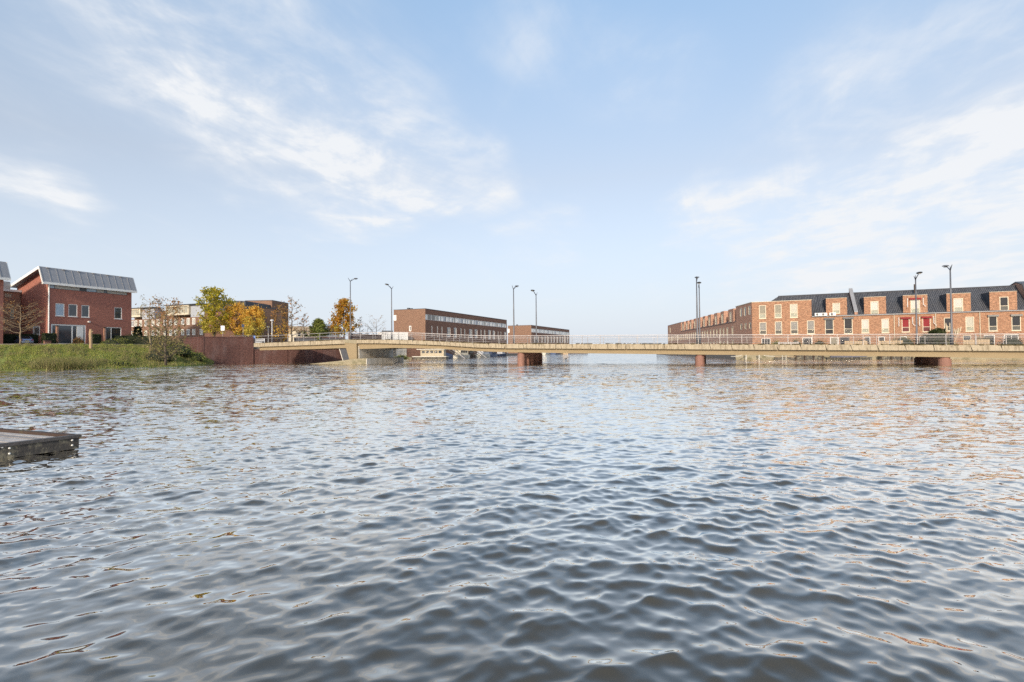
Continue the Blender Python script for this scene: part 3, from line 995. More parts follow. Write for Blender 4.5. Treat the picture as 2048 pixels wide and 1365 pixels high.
# ------------------------------------------------------------------ two brown blocks behind the bridge
def brown_block(A, B, D, z_top_px, strip_px, win_px, label, small=False, side_win=None):
    an = math.atan2(B.y - A.y, B.x - A.x)
    L = math.hypot(B.x - A.x, B.y - A.y)
    root = empty('brick_block', (A.x, A.y, ZM), an, label, 'apartment building', 'brown brick blocks on the quay')
    fr, lf = Face(root), left_face(root, D)
    H = fr.px(*z_top_px)[1]
    zt, zb = fr.px(*strip_px[0])[1], fr.px(*strip_px[1])[1]
    strip = (0.02, L - .5, zb, zt)
    ops = []
    for (a, c, t_, bo) in win_px:
        x0, x1 = fr.px(a, (t_ + bo) / 2)[0], fr.px(c, (t_ + bo) / 2)[0]
        ops.append((x0, x1, fr.px((a + c) / 2, bo)[1], fr.px((a + c) / 2, t_)[1]))
    b = MB()
    wall_cells(b, L, 0, H, ops + [strip])
    b.quad((L, 0, 0), (L, D, 0), (L, D, H), (L, 0, H))
    b.quad((L, D, 0), (0, D, 0), (0, D, H), (L, D, H))
    b.quad((0, .3, H - .3), (L, .3, H - .3), (L, D, H - .3), (0, D, H - .3))
    b.build('wall', BR_BROWN, root)
    g = lf.mb()
    sops = []
    if side_win:
        x0, x1 = lf.px(side_win[0], (side_win[2] + side_win[3]) / 2)[0], lf.px(side_win[1], (side_win[2] + side_win[3]) / 2)[0]
        c = (side_win[0] + side_win[1]) / 2
        sops = [(x0, x1, lf.px(c, side_win[3])[1], lf.px(c, side_win[2])[1])]
    wall_cells(g, D, 0, H, sops)
    g.build('gable_wall', BR_BROWN_LIT, root)  # sunlit gable: same brick as the long wall, the light put into its colour
    for r in sops:
        window(lf, root, r, WHITE, GLASSDK, .2)
    for r in ops:
        wide = r[1] - r[0] > 1.2
        window(fr, root, r, WHITE, BLIND if not wide else GLASS, .16 if wide else .10, mull=(.55,) if wide else (), trans=(.25,) if wide else ())
    # continuous white window band under the parapet
    bd = fr.mb().box(strip[0], strip[1], .10, .2, zb, zt).build('window_band', WHITE, root)
    n = 26 if not small else 24
    for k in range(n):
        x = strip[0] + 1.2 + (strip[1] - 2.2) * (k / n)
        ww = 1.5 if (k % 4 != 3) else .5
        if not small and k in (0, 1):
            fr.mb().box(x, x + 1.7, .04, .098, zb + .12, zt - .1).build('pane', GREYBLIND, bd)
        else:
            fr.mb().box(x, x + ww * .85, .06, .098, zb + .15, zt - .15).build('pane', [BANDW, BANDW, BLINDW, BANDW, GREYPANEL][k % 5], bd)
            fr.mb().box(x + ww * .87, x + ww * .87 + .22, .06, .098, zb + .12, zt - .12).build('pane', GLASSDK, bd)
    # coping and a small strip seen at the gable's far edge
    b = MB()
    b.box(-.05, L + .05, -.05, .35, H, H + .10); b.box(-.05, .35, .35, D + .05, H, H + .10)
    b.build('coping', DARKMET, root)
    lf.mb().box(0.0, .8, -.06, -.003, zb, zt).build('corner_window', WHITE, root)
    for k in range(2 if not small else 1):
        MB().box(D * .3 + k * 1.4, D * .3 + .6 + k * 1.4, D * .7, D * .7 + .6, H, H + .7).build('vent', DARKMET, root)
    return root, fr, lf, L, H

wp1 = [(863, 865, 652, 674), (874, 876, 653, 675), (883, 885, 654, 677), (894.5, 901, 655.5, 675), (908, 913.5, 656, 675.5), (921, 923, 657, 676),
       (928.5, 930.5, 658, 677), (938.5, 944.5, 659, 676.5), (949.5, 955, 659.5, 677), (961, 963, 660, 678), (968, 970.5, 660, 678), (976.5, 981.5, 661, 679), (985.5, 990, 662, 679), (995.5, 997, 663, 679.5), (1001, 1002.5, 663.5, 680), (1008.5, 1012, 664.5, 680)]
brown_block(MA, MBp, 9.4, (852, 618.2), ((850, 628.5), (850, 639.5)), wp1, 'large brown brick block with white window band behind the bridge', side_win=(818, 822.5, 652, 663))
NA = P(1063, 700, 222.0); NB = P(1139, 700, 279.0)
wp2 = [(x, x + 2.3, 673, 686) for x in (1068, 1075, 1083, 1089, 1095, 1101.5, 1107, 1113.5, 1119, 1124, 1129, 1134)]
brown_block(NA, NB, 11.0, (1063.5, 651.0), ((1064, 657.2), (1064, 665)), wp2, 'smaller brown brick block farther off behind the bridge lamps', small=True)

# white rendered terrace with its pale pillar and brick base left of the large block
TW = P(793, 700, 126.0)
root = empty('terrace_wall', (TW.x, TW.y, 0), math.atan2(MA.y - TW.y, MA.x - TW.x), 'white rendered terrace wall with pale base beside the large brown block', 'wall')
f_ = Face(root)
LL = f_.px(850, 700)[0]
x1 = f_.px(813, 700)[0]; xm = f_.px(762, 670)[0]
MB().box(0, x1, 0, 3, -.5, f_.px(800, 692)[1]).build('base', CONCW, root)
MB().box(x1 + .02, LL + 2, 0.1, 3, -.5, f_.px(830, 692)[1]).build('brick_base', BR_BROWN, root)
MB().box(xm, x1 + .5, .2, 2.6, f_.px(800, 692)[1] + .01, f_.px(790, 664.5)[1]).build('parapet', WHITE, root)
MB().box(-.2, x1 + 1.0, -1.2, 0, -.4, .45).build('ledge', CONCMOSS, root)
MB().box(f_.px(770, 664)[0], f_.px(788, 664)[0], .8, 2.6, f_.px(790, 664.5)[1] + .01, f_.px(780, 661.5)[1]).build('capping', DARKMET, root)

# ------------------------------------------------------------------ terraced houses on the right
t_ang = math.atan2(tdir.y, tdir.x)
probe = empty('probe', (TA.x, TA.y, ZR), t_ang)
ft = Face(probe)
z_eave = ft.px(1718, 630.5)[1]
z_dorm = ft.px(1750, 594.5)[1]
z_blk = ft.px(1510, 605.2)[1]
D_T = 9.0
# ridge: 4.4 m behind the facade
RIDGE_Y = 4.4
oo = ft.inv @ EYE
dd = ft.inv.to_3x3() @ ray(1760, 584.5)
qq = oo + dd * ((RIDGE_Y - oo.y) / dd.y)
z_ridge = qq.z
X = lambda px, py=650: ft.px(px, py)[0]
Z = lambda px, py: ft.px(px, py)[1]
up_r = lambda a, c, t_, bo: (X(a, (t_ + bo) / 2), X(c, (t_ + bo) / 2), Z((a + c) / 2, bo), Z((a + c) / 2, t_))

FROST = glass_mat('frosted_pane', (0.27, 0.275, 0.215), 0.2, 0.6)
SMOKE = glass_mat('smoked_pane', (0.085, 0.085, 0.075), 0.12, 0.6)
DEEPRED = mat('deep_red_pane', (0.10, 0.016, 0.018), 0.3, var=0.2)
LOWPANE = {'white_blind': FROST, 'pale_blind': FROST, 'red_fabric': DEEPRED, 'grey_screen': SMOKE, 'window_glass': GLASSDK, 'dark_window_glass': SMOKE, 'curtained_glass': FROST}

def awning_box(face, root, r, col, guides=False):
    x0, x1, z0, z1 = r
    o = face.mb().box(x0 - .15, x1 + .15, -.28, -.003, z1 - .06, z1 + .22).build('awning', col, root)
    if guides:
        for xx in (x0 - .42, x1 + .42):
            face.mb().tube([(xx, -.12, z1 + .2), (xx, -.12, z1 - .9), (xx + (.25 if xx > x0 else -.1), -.55, z1 - 1.3)], .045, 5).build('awning_arm', WHITE, o)
    return o

def terr_house(xa, xb, label, dormer, dwin, lowwin, ground, pipe=True, rx=0.0):
    """one brick house: facade, tiled roof, dormer, windows, ground floor openings, downpipe"""
    root = empty('terraced_house', tuple(Vector((TA.x, TA.y, ZR)) + tdir * xa), t_ang, label, 'house', 'brick terraced houses on the right bank')
    f_ = Face(root)
    sh = lambda r: (r[0] - xa, r[1] - xa, r[2], r[3])
    W_ = xb - xa
    lows = [sh(w_[0]) for w_ in lowwin]
    gr = [sh(g[0]) for g in ground]
    b = MB()
    wall_cells(b, W_ - .01, 0, z_eave, lows + gr)
    b.quad((W_ - .01, D_T, 0), (0, D_T, 0), (0, D_T, z_eave), (W_ - .01, D_T, z_eave))
    b.quad((0, D_T, 0), (0, 0, 0), (0, 0, z_eave), (0, D_T, z_eave))
    b.quad((W_ - .01, 0, 0), (W_ - .01, D_T, 0), (W_ - .01, D_T, z_eave), (W_ - .01, 0, z_eave))
    b.build('wall', BR_TERR, root)
    for w_, r in zip(lowwin, lows):
        window(f_, root, r, CREAM, w_[1], .09, trans=(.32,) if w_[1] is not REDFAB else (.35,), y=.06, proud=.03, sill=CREAM, low=LOWPANE.get(w_[1].name))
        if len(w_) > 2:
            awning_box(f_, root, r, w_[2], w_[2] is REDFAB)
    for g, r in zip(ground, gr):
        o = window(f_, root, r, g[2], g[1], .10, mull=(.5,) if r[1] - r[0] > 1.6 else (), y=.12, name='garden_door')
    # roof
    b = MB()
    if rx:
        e, hy = rx - 4.2, 4.2
        zc = z_eave + (z_ridge - z_eave) * .62
        b.add([(e, 4.0, zc - 1.2), (W_ - .01, -.12, z_eave + .02), (W_ - .01, RIDGE_Y, z_ridge), (rx, RIDGE_Y, z_ridge), (W_ - .01, D_T, z_eave), (e, D_T - 1, zc - 1.2), (gut, .35, z_eave + .02)],
              [(0, 6, 3), (6, 1, 2, 3), (2, 4, 5, 3), (0, 3, 5)])
    else:
        b.extrude([(0, -.12, z_eave + .02), (0, RIDGE_Y, z_ridge), (0, D_T + .2, z_eave + .02)], (W_ - .01, 0, 0))
    b.build('roof', TILES, root)
    g0 = gut if rx else 0
    MB().box(g0, W_ - .01, -.24, -.10, z_eave - .10, z_eave + .03).build('gutter', ZINC, root)
    MB().tube([(rx, RIDGE_Y, z_ridge + .03), (W_ - .01, RIDGE_Y, z_ridge + .03)], .12, 6).build('ridge_tiles', SLATE, root)
    # dormer: brick front flush with the facade, slate cheeks
    if dormer:
        d0, d1 = dormer[0] - xa, dormer[1] - xa
        zt = dormer[2]
        b = MB()
        sub = [sh(w_[0]) for w_ in dwin]
        fm = MB()
        g = MB(Matrix.Translation((d0, -.02, 0)))
        wall_cells(g, d1 - d0, z_eave - .0, zt, [(r[0] - d0, r[1] - d0, max(r[2], z_eave + .02), r[3]) for r in sub])
        yb = RIDGE_Y * (zt - z_eave) / (z_ridge - z_eave) + .3
        g.quad((0, 0, zt), (d1 - d0, 0, zt), (d1 - d0, .3, zt), (0, .3, zt))
        do = g.build('dormer', BR_TERR, root)
        MB().extrude([(d0 + .01, .30, z_eave), (d0 + .01, .30, zt - .04), (d0 + .01, yb, zt - .04)], (d1 - d0 - .02, 0, 0)).build('cheek', SLATE, do)
        MB().box(d0 - .02, d1 + .02, .31, yb + .1, zt - .03, zt + .03).build('dormer_roof', SLATE, do)
        MB().box(d0 - .02, d1 + .02, -.06, .30, zt, zt + .05).build('coping', CREAM, do)
        for w_, r in zip(dwin, sub):
            r = (r[0], r[1], max(r[2], z_eave + .02), r[3])
            window(f_, do, r, CREAM, w_[1], .10, trans=(.34,), y=.05, proud=.03, low=LOWPANE.get(w_[1].name))
            if len(w_) > 2:
                awning_box(f_, root, r, w_[2], True)
    if pipe:
        MB().tube([(W_ - .12, -.08, .2), (W_ - .12, -.08, z_eave - .05)], .055, 6).build('downpipe', CREAM, root)
    return root

gz = (0.05, Z(1533, 677))
def gd(a, c): return (X(a, 682), X(c, 682), gz[0], gz[1])
xE, xE2, x3, x4, x5, x6, x7 = 0.0, X(1642), X(1716), X(1790), X(1873), X(1961.5), X(2062)
# end house: three full storeys of brick at the corner
gut = X(1623, 615) + .02
endh = terr_house(xE, xE2, 'brick end house with three full storeys at the corner of the right bank terrace', None, [],
                  [(up_r(1519, 1533, 645, 669.5), GREYBLIND), (up_r(1550, 1564, 643.5, 669), GREYBLIND), (up_r(1581, 1596, 643, 668.5), GREYBLIND), (up_r(1614, 1629, 641.5, 668), GREYBLIND)],
                  [(gd(1523, 1541), GLASSDK, WHITE), (gd(1605, 1624), GLASSDK, WHITE)], pipe=False, rx=X(1560, 600))
fe_ = Face(endh)
ops = [up_r(1518, 1532, 611, 637.5), up_r(1549, 1563, 609.5, 636), up_r(1580, 1595, 608.5, 635.5)]
bw = X(1623, 615)
b = MB()
wall_cells(b, bw, z_eave, z_blk, ops)
b.M = Matrix.Translation((0, -.02, 0))
b.quad((0, 7, z_eave), (0, 0, z_eave), (0, 0, z_blk), (0, 7, z_blk))
b.quad((bw, 0, z_eave), (bw, 7, z_eave), (bw, 7, z_blk), (bw, 0, z_blk))
b.quad((0, 0, z_blk), (bw, 0, z_blk), (bw, 7, z_blk), (0, 7, z_blk))
b.build('upper_storey', BR_TERR, endh)
for r, pm in zip(ops, (CURTAIN, CURTAIN, BLIND)):
    window(fe_, endh, r, CREAM, pm, .10, trans=(.34,), y=.05, proud=.03, sill=CREAM, low=LOWPANE.get(pm.name))
MB().box(-.05, bw + .05, -.07, 7.05, z_blk + .002, z_blk + .08).build('coping', CREAM, endh)

h2 = terr_house(xE2, x3, 'brick house with three pump units on its gutter beside the grey party wall', (X(1652, 615), X(1694, 615), Z(1672, 597)),
           [(up_r(1665, 1680, 606.5, 628), BLIND)], [(up_r(1650, 1667, 639, 669), GLASS, DARKMET), (up_r(1688, 1705, 637.5, 668), GLASSDK, DARKMET)],
           [(gd(1660, 1678), CURTAIN, WHITE), (gd(1680, 1699), GLASSDK, DARKMET)], pipe=False)
terr_house(x3, x4, 'brick house with white blinds drawn in all three upper windows', (X(1728, 612), X(1772, 612), Z(1750, 594.5)),
           [(up_r(1741, 1757, 603, 632), BLINDW)], [(up_r(1723, 1738, 639, 666.5), BLINDW), (up_r(1763, 1778, 638, 666), BLINDW)],
           [(gd(1757, 1770), GLASSDK, WHITE), (gd(1729, 1741), GLASS, WHITE)])
terr_house(x4, x5, 'brick house with red window screens and red awning boxes', (X(1806, 612), X(1855, 612), Z(1830, 591)),
           [(up_r(1821, 1840, 599, 630), BLINDW, REDFAB)], [(up_r(1803.5, 1819, 637.5, 664.5), REDFAB, REDFAB), (up_r(1845, 1861, 636, 664), REDFAB, REDFAB)],
           [(gd(1838, 1856), GLASSDK, WHITE), (gd(1800, 1814), GLASSDK, WHITE)])
terr_house(x5, x6, 'brick house behind the pampas grass with one pale blind and one dark window', (X(1893, 605), X(1941.5, 605), Z(1917, 587.5)),
           [(up_r(1907, 1926, 597, 627.5), BLINDW)], [(up_r(1888, 1902.5, 636, 662.5), GLASSDK), (up_r(1931, 1948, 634, 663), BLIND)],
           [(gd(1926, 1943), GLASS, CREAM), (gd(1888, 1902), GLASSDK, WHITE)])
terr_house(x6, x7, 'brick house at the picture edge with three dark uncovered windows', (X(1979, 600), X(2034, 600), Z(2006, 584)),
           [(up_r(1999, 2017, 594, 624.5), GLASSDK)], [(up_r(1977, 1994.5, 633, 662.5), GLASSDK, GREYBLIND), (up_r(2023, 2041.5, 632, 661.5), GLASSDK, GREYBLIND)],
           [(gd(2009, 2038), GLASSDK, WHITE), (gd(1968, 1990), GLASSDK, WHITE)])
bpy.data.objects.remove(probe)
# chimney flue, party wall, pump units
x_p = X
pw = empty('party_wall', tuple(Vector((TA.x, TA.y, ZR)) + tdir * (x3 - .25)), t_ang, 'grey capped party wall sloping down the tiled roof', 'wall')
MB().extrude([(-.22, -.05, z_eave + .1), (-.22, RIDGE_Y + .1, z_ridge + .1), (-.22, RIDGE_Y + .1, z_ridge + .75), (-.22, RIDGE_Y - .25, z_ridge + .75), (-.22, -.05, z_eave + .5)], (.44, 0, 0)).build('masonry', BR_TERR2, pw)
MB().extrude([(-.28, -.12, z_eave + .52), (-.28, RIDGE_Y - .2, z_ridge + .78), (-.28, RIDGE_Y - .2, z_ridge + .90), (-.28, -.12, z_eave + .64)], (.56, 0, 0)).build('capping', ZINC, pw)
for k, pxv in enumerate((1629, 1641, 1658)):
    s = X(pxv, 628)
    o = empty('heat_pump', tuple(Vector((TA.x, TA.y, ZR)) + tdir * s + tnor * .05 + Vector((0, 0, z_eave + .02))), t_ang,
              ['white pump unit on the gutter, the one next to the tall corner block', 'white pump unit on the gutter, the middle one of three', 'white pump unit on the gutter, the one nearest the dormer'][k], 'heat pump', 'white pump units on the gutter')
    MB().box(0, .95, -.42, -.02, .0, .52).build('casing', WHITE, o)
    MB().lathe([(.20, 0), (.20, .03), (.02, .03)], 12).build('fan_grille', DARKMET, o)
    g = o.children[-1]
    g.rotation_euler = (R(90), 0, 0)
    g.location = (.36, -.42, .26)
fl = empty('roof_flue', tuple(Vector((TA.x, TA.y, ZR)) + tdir * (X(1843, 580)) - tnor * 3.6 + Vector((0, 0, z_ridge - .9))), t_ang, 'short dark red flue pipe on the tiled roof behind the lamp', 'flue')
MB().tube([(0, 0, 0), (0, 0, 1.9)], .11, 8).build('pipe', BR_TERR2 if False else WOODRED, fl)
MB().lathe([(.55, -.1), (.2, .35), (.12, .4)], 10).build('collar', SLATE, fl)
fl2 = empty('roof_gable', tuple(Vector((TA.x, TA.y, ZR)) + tdir * (x7 + .0)), t_ang, 'tall brick gable rising over the terrace roof at the right picture edge', 'house')
MB().extrude([(0, -.1, 0), (0, 9, 0), (0, 9, z_ridge - .3), (0, 4.4, z_ridge + .50), (0, 2.4, z_ridge - .05), (0, -.1, z_eave)], (9, 0, 0)).build('wall', BR_TERR2, fl2)
MB().extrude([(-.05, -.2, z_eave + .1), (-.05, 2.4, z_ridge + .03), (-.05, 4.4, z_ridge + .58), (-.05, 9.1, z_ridge - .2), (-.05, 4.4, z_ridge + .70), (-.05, 2.4, z_ridge + .15)], (9.1, 0, 0)).build('roof', TILES, fl2)

# receding row of houses, far end to near corner
r_ang = math.atan2(rdir.y, rdir.x)
LR = math.hypot(TA.x - RF.x, TA.y - RF.y)
probe = empty('probe', (RF.x, RF.y, ZR), r_ang)
frr = Face(probe)
xb0 = frr.px(1472, 640)[0]
zt_end = frr.px(1490, 609)[1]
bounds_px = [1336, 1362, 1370, 1377, 1385, 1394, 1403, 1412.5, 1425, 1438, 1451, 1472]
xs_ = [frr.px(p, 660)[0] for p in bounds_px]
xs_[0] = 0.0
corner = empty('terraced_house', tuple(Vector((RF.x, RF.y, ZR)) + rdir * xb0), r_ang, 'flat topped brick side of the corner building with six narrow windows facing the canal', 'house', 'brick houses along the canal behind the lamps')
fcn = Face(corner)
ops = []
for a, c, t_, bo in ((1480, 1483.8, 617, 633.5), (1488, 1492, 615, 632), (1497, 1501, 612.5, 630), (1481, 1484.5, 648, 659.5), (1489.5, 1493, 647, 658.5), (1498.3, 1502, 645.5, 657.5)):
    q0, q1 = fcn.px(a, (t_ + bo) / 2)[0], fcn.px(c, (t_ + bo) / 2)[0]
    ops.append((q0, q1, fcn.px((a + c) / 2, bo)[1], fcn.px((a + c) / 2, t_)[1]))
b = MB()
wall_cells(b, LR - xb0 - .03, 0, zt_end, ops)
b.quad((0, 8, 0), (0, 0, 0), (0, 0, zt_end), (0, 8, zt_end))
b.quad((0, 0, zt_end), (LR - xb0 - .03, 0, zt_end), (LR - xb0 - .03, 8, zt_end), (0, 8, zt_end))
b.build('wall', BR_TERR2, corner)
for r in ops:
    window(fcn, corner, r, CREAM, GLASS, .10, y=.07, proud=.02)
MB().box(-.05, LR - xb0, -.05, .3, zt_end + .002, zt_end + .1).build('coping', CREAM, corner)
ords = ['first', 'second', 'third', 'fourth', 'fifth', 'sixth', 'seventh', 'eighth', 'ninth', 'tenth', 'eleventh']
for k in range(len(xs_) - 1):
    xa, xb = xs_[k], xs_[k + 1]
    Wd = xb - xa
    n_from = len(xs_) - 1 - k
    last = k == 0
    rt = empty('terraced_house', tuple(Vector((RF.x, RF.y, ZR)) + rdir * xa), r_ang,
               'brick block closing the far end of the canal row' if last else 'brick canal house with a tall dormer, %s from the flat topped corner building' % ords[n_from - 1], 'house', 'brick houses along the canal behind the lamps')
    f_ = Face(rt)
    dz = frr.px(1440, 624.5)[1]
    ze_r = frr.px(1451, 645)[1] - .3
    nw = max(2, int(Wd / 2.6))
    low = [(Wd * (q + .25) / nw, Wd * (q + .25) / nw + 1.0, 3.3, 5.2) for q in range(nw)]
    grd = [(Wd * (q + .25) / nw, Wd * (q + .25) / nw + 1.1, .05, 2.3) for q in range(nw)]
    b = MB()
    hh = dz if last else ze_r
    hi = [(Wd * .18, Wd * .18 + 1.1, ze_r + .2, ze_r + 2.2)] if last else []
    wall_cells(b, Wd - .01, 0, hh, low + grd + hi)
    b.quad((Wd - .01, 0, 0), (Wd - .01, 8, 0), (Wd - .01, 8, hh), (Wd - .01, 0, hh))
    b.quad((0, 8, 0), (0, 0, 0), (0, 0, hh), (0, 8, hh))
    b.build('wall', BR_TERR2, rt)
    for q, r in enumerate(low + grd + hi):
        window(f_, rt, r, CREAM, GLASS if q % 2 else BLIND, .10, y=.07, proud=.03)
    if not last:
        MB().extrude([(0, -.1, ze_r + .02), (0, 4.2, dz + .35), (0, 8.2, ze_r + .02)], (Wd - .01, 0, 0)).build('roof', TILES, rt)
        d0, d1 = Wd * .30, Wd * .80
        g = MB(Matrix.Translation((d0, -.02, 0)))
        wr = ((d1 - d0) * .32, (d1 - d0) * .32 + 1.15, ze_r + .15, dz - .6)
        wall_cells(g, d1 - d0, ze_r, dz, [wr])
        g.quad((0, 4, ze_r), (0, 0, ze_r), (0, 0, dz), (0, 4, dz))
        g.quad((d1 - d0, 0, ze_r), (d1 - d0, 4, ze_r), (d1 - d0, 4, dz), (d1 - d0, 0, dz))
        g.quad((0, 0, dz), (d1 - d0, 0, dz), (d1 - d0, 4, dz), (0, 4, dz))
        do = g.build('dormer', BR_TERR2, rt)
        window(f_, do, (wr[0] + d0, wr[1] + d0, wr[2], wr[3]), CREAM, BLIND if k % 2 else GLASS, .12, trans=(.3,), y=.05, proud=.03)
    else:
        MB().box(0, Wd - .01, 0, 8, dz, dz + .1).build('roof', SLATE, rt)
gx = frr.px(1455, 610)[0]
bpy.data.objects.remove(probe)

# ------------------------------------------------------------------ bridge
# front edge: a straight line in plan; levels read at stations along it
BX0 = P(1028, 700, 71.4)
bdir = Vector((0.924, -0.382, 0)).normalized()
bnor = Vector((bdir.y, -bdir.x, 0))          # towards the camera
br_root = empty('bridge', (BX0.x, BX0.y, 0), math.atan2(bdir.y, bdir.x), 'long tan concrete road bridge with steel railing on red brown piers', 'bridge')
bf = Face(br_root)
BWID = 9.6
st = [(507, 687, 695, 701.2), (560, 685, 693.2, 700), (620, 682.6, 691.2, 698.6), (690, 679.6, 688.2, 696.4), (715, 680.0, 687.6, 698.6), (740, 679.8, 687.4, 698.0), (780, 679.9, 688.1, 696.4), (830, 681.0, 689.4, 696.9), (880, 683.4, 691.4, 698.4),
      (950, 687.0, 696.0, 702.6), (1010, 688.0, 697.7, 705.0), (1100, 688.2, 698.3, 706.2), (1160, 688.3, 698.5, 707.2), (1205, 688.2, 699.0, 707.7), (1330, 688.4, 699.4, 709.0), (1400, 688.8, 700.0, 709.8),
      (1600, 689.4, 701.2, 711.2), (1800, 689.9, 702.2, 713.4), (1900, 690.3, 702.6, 715), (2048, 690.9, 703.3, 717.5)]
S_x, S_t, S_m, S_b = [], [], [], []
for px_, a, m_, bb in st:
    x_, z_ = bf.px(px_, a)
    S_x.append(x_); S_t.append(z_)
    S_m.append(bf.px(px_, m_)[1]); S_b.append(bf.px(px_, bb)[1])
# carry the bridge on to the right beyond the frame
for ex in (12, 30):
    S_x.append(S_x[len(st) - 1] + ex)
    S_t.append(S_t[len(st) - 1] - .02 * ex); S_m.append(S_m[len(st) - 1] - .02 * ex); S_b.append(S_b[len(st) - 1] - .02 * ex)
zt_ = lambda x: float(np.interp(x, S_x, S_t))
zm_ = lambda x: float(np.interp(x, S_x, S_m))
zb_ = lambda x: float(np.interp(x, S_x, S_b))
x_mid = bf.px(703, 690)[0]           # joint between the approach ramp and the main span
x_lft = S_x[0]
x_end = S_x[-1]
xs_st = sorted(set(list(np.arange(x_mid, x_end, 1.6)) + [x_end]))
def deck_mesh(xs_s):
    b = MB()
    rings = []
    for x in xs_s:
        t_, m_, bo = zt_(x) - .12, zm_(x) + .0, zb_(x)
        rings.append([(x, .44, m_), (x, .40, bo), (x, 1.5, bo), (x, 2.2, bo + .35), (x, BWID - 2.2, bo + .35), (x, BWID - 1.5, bo), (x, BWID - .3, bo), (x, BWID - .3, m_), (x, BWID - .3, t_), (x, .44, t_)])
    b.loft(rings)
    return b
deck_mesh(xs_st).build('girder', CONC2, br_root)
deck_mesh(sorted(set([x_lft + 1.0] + list(np.arange(x_lft + 1.6, x_mid - .5, 1.6)) + [x_mid - .4]))).build('ramp_girder', CONC2, br_root)
b = MB()
rings = [[(x, .45, zt_(x) - .115), (x, BWID - .45, zt_(x) - .115), (x, BWID - .45, zt_(x) - .04), (x, .45, zt_(x) - .04)] for x in np.linspace(x_lft, x_end, 60)]
b.loft(rings).build('road_surface', ASPH, br_root)
# facing panels with raked joints
j_main = [723.8, 747, 773, 798.7, 825, 852, 880, 898.8, 919.5, 948, 977.6, 1008, 1046.8, 1078.4, 1111, 1122, 1145, 1180, 1215, 1235, 1251, 1289.6, 1328.7, 1369.2, 1420.4, 1463.5, 1508.3, 1554.8, 1602, 1652, 1703, 1756, 1811.5, 1868.4, 1943, 2004, 2066]
j_ramp = [507, 529, 556, 578, 600, 620.6, 641.5, 664, 686]
def panel(xa, xb, lean=.10, y0=0.0, mat_=CONC, side=1):
    b = MB()
    g = .028
    xa += g; xb -= g
    t0, t1, m0, m1 = zt_(xa), zt_(xb), zm_(xa), zm_(xb)
    front = [(xa + lean, y0, m0 + .04), (xb + lean, y0, m1 + .04), (xb - lean, y0 + .07 * side, t1), (xa - lean, y0 + .07 * side, t0)]
    b.extrude(front if side > 0 else front[::-1], (0, .36 * side, 0))
    return b.build('facing_panel', mat_, br_root)
jm = [bf.px(709, 684)[0]] + [bf.px(p, 692)[0] for p in j_main]
while jm[-1] < x_end - 4:
    jm.append(jm[-1] + 3.0)
for a, c in zip(jm[:-1], jm[1:]):
    panel(a, c, lean=random.uniform(.03, .12), y0=random.uniform(-.015, .015))
jr = [bf.px(p, 692)[0] for p in j_ramp] + [x_mid - .35]
for a, c in zip(jr[:-1], jr[1:]):
    panel(a, c, lean=.06)
b = MB()
rings = [[(x, BWID - .29, zm_(x)), (x, BWID, zm_(x)), (x, BWID, zt_(x)), (x, BWID - .29, zt_(x))] for x in np.linspace(x_lft, x_end, 40)]
b.loft(rings).build('rear_parapet', CONC, br_root)
# moss and dirt grown along the top of the panels
b = MB()
for k in range(1300):
    x = random.uniform(x_lft, x_end - 1)
    dens = .35 + .65 * max(0, math.sin(x * .35 + 1) * math.sin(x * .13))
    if random.random() > dens: continue
    w_, h_ = random.uniform(.08, .5), random.uniform(.02, .09)
    z_ = zt_(x)
    b.box(x, x + w_, .06 - (.012 if h_ > .06 else 0), .3, z_ + .002 - (.05 if h_ > .06 else 0), z_ + h_)
tag(b.build('moss_strip', MOSS, br_root), kind='stuff')

def railing(y, x0, x1, hgt, post_px, name, m_top=STEEL, m_low=STEEL, levels=(.72, .47, .22), rail_r=.018):
    b = MB()
    xs_r = np.linspace(x0, x1, max(2, int((x1 - x0) / 2.0)))
    top = b.tube([(x, y, zt_(x) + hgt) for x in xs_r], rail_r * 2.4, 6).build(name, m_top, br_root)
    for lv in levels:
        MB().tube([(x, y, zt_(x) + hgt * lv) for x in xs_r], rail_r * (1.4 if lv > .7 else 1.0), 5).build('rail', m_top if lv > .6 else m_low, top)
    for x in post_px:
        z_ = zt_(x)
        q = MB().box(x - .022, x + .022, y - .05, y + .05, z_ - .10, z_ + hgt)
        q.box(x - .09, x + .09, y - .09, y + .09, z_ - .02, z_ + .03)
        q.build('post', STEEL, top)
    return top
BRIGHT = mat('bright_steel', (0.52, 0.48, 0.46), 0.4, 0.1, var=0.06)
ps = []
x = bf.px(1163, 680)[0]
while x > x_mid: x -= 2.42
x += 2.42
while x < x_end - .5:
    ps.append(x); x += 2.42
railing(.34, x_mid, x_end - .2, 1.12, ps, 'railing', BRIGHT, STEEL)
railing(BWID - .2, x_mid, x_end - .2, 1.12, [p + .9 for p in ps], 'rear_railing', STEEL, STEEL, rail_r=.013)
prs = [bf.px(p, 680)[0] for p in (508, 541, 573, 605, 637, 669, 695)]
railing(.3, x_lft, x_mid - .1, 1.22, prs, 'ramp_railing', STEEL, STEEL, levels=(.62,))
railing(BWID - .3, x_lft, x_mid - .1, 1.1, [p + 1 for p in prs], 'rear_ramp_railing', STEEL, STEEL, levels=(.5,))

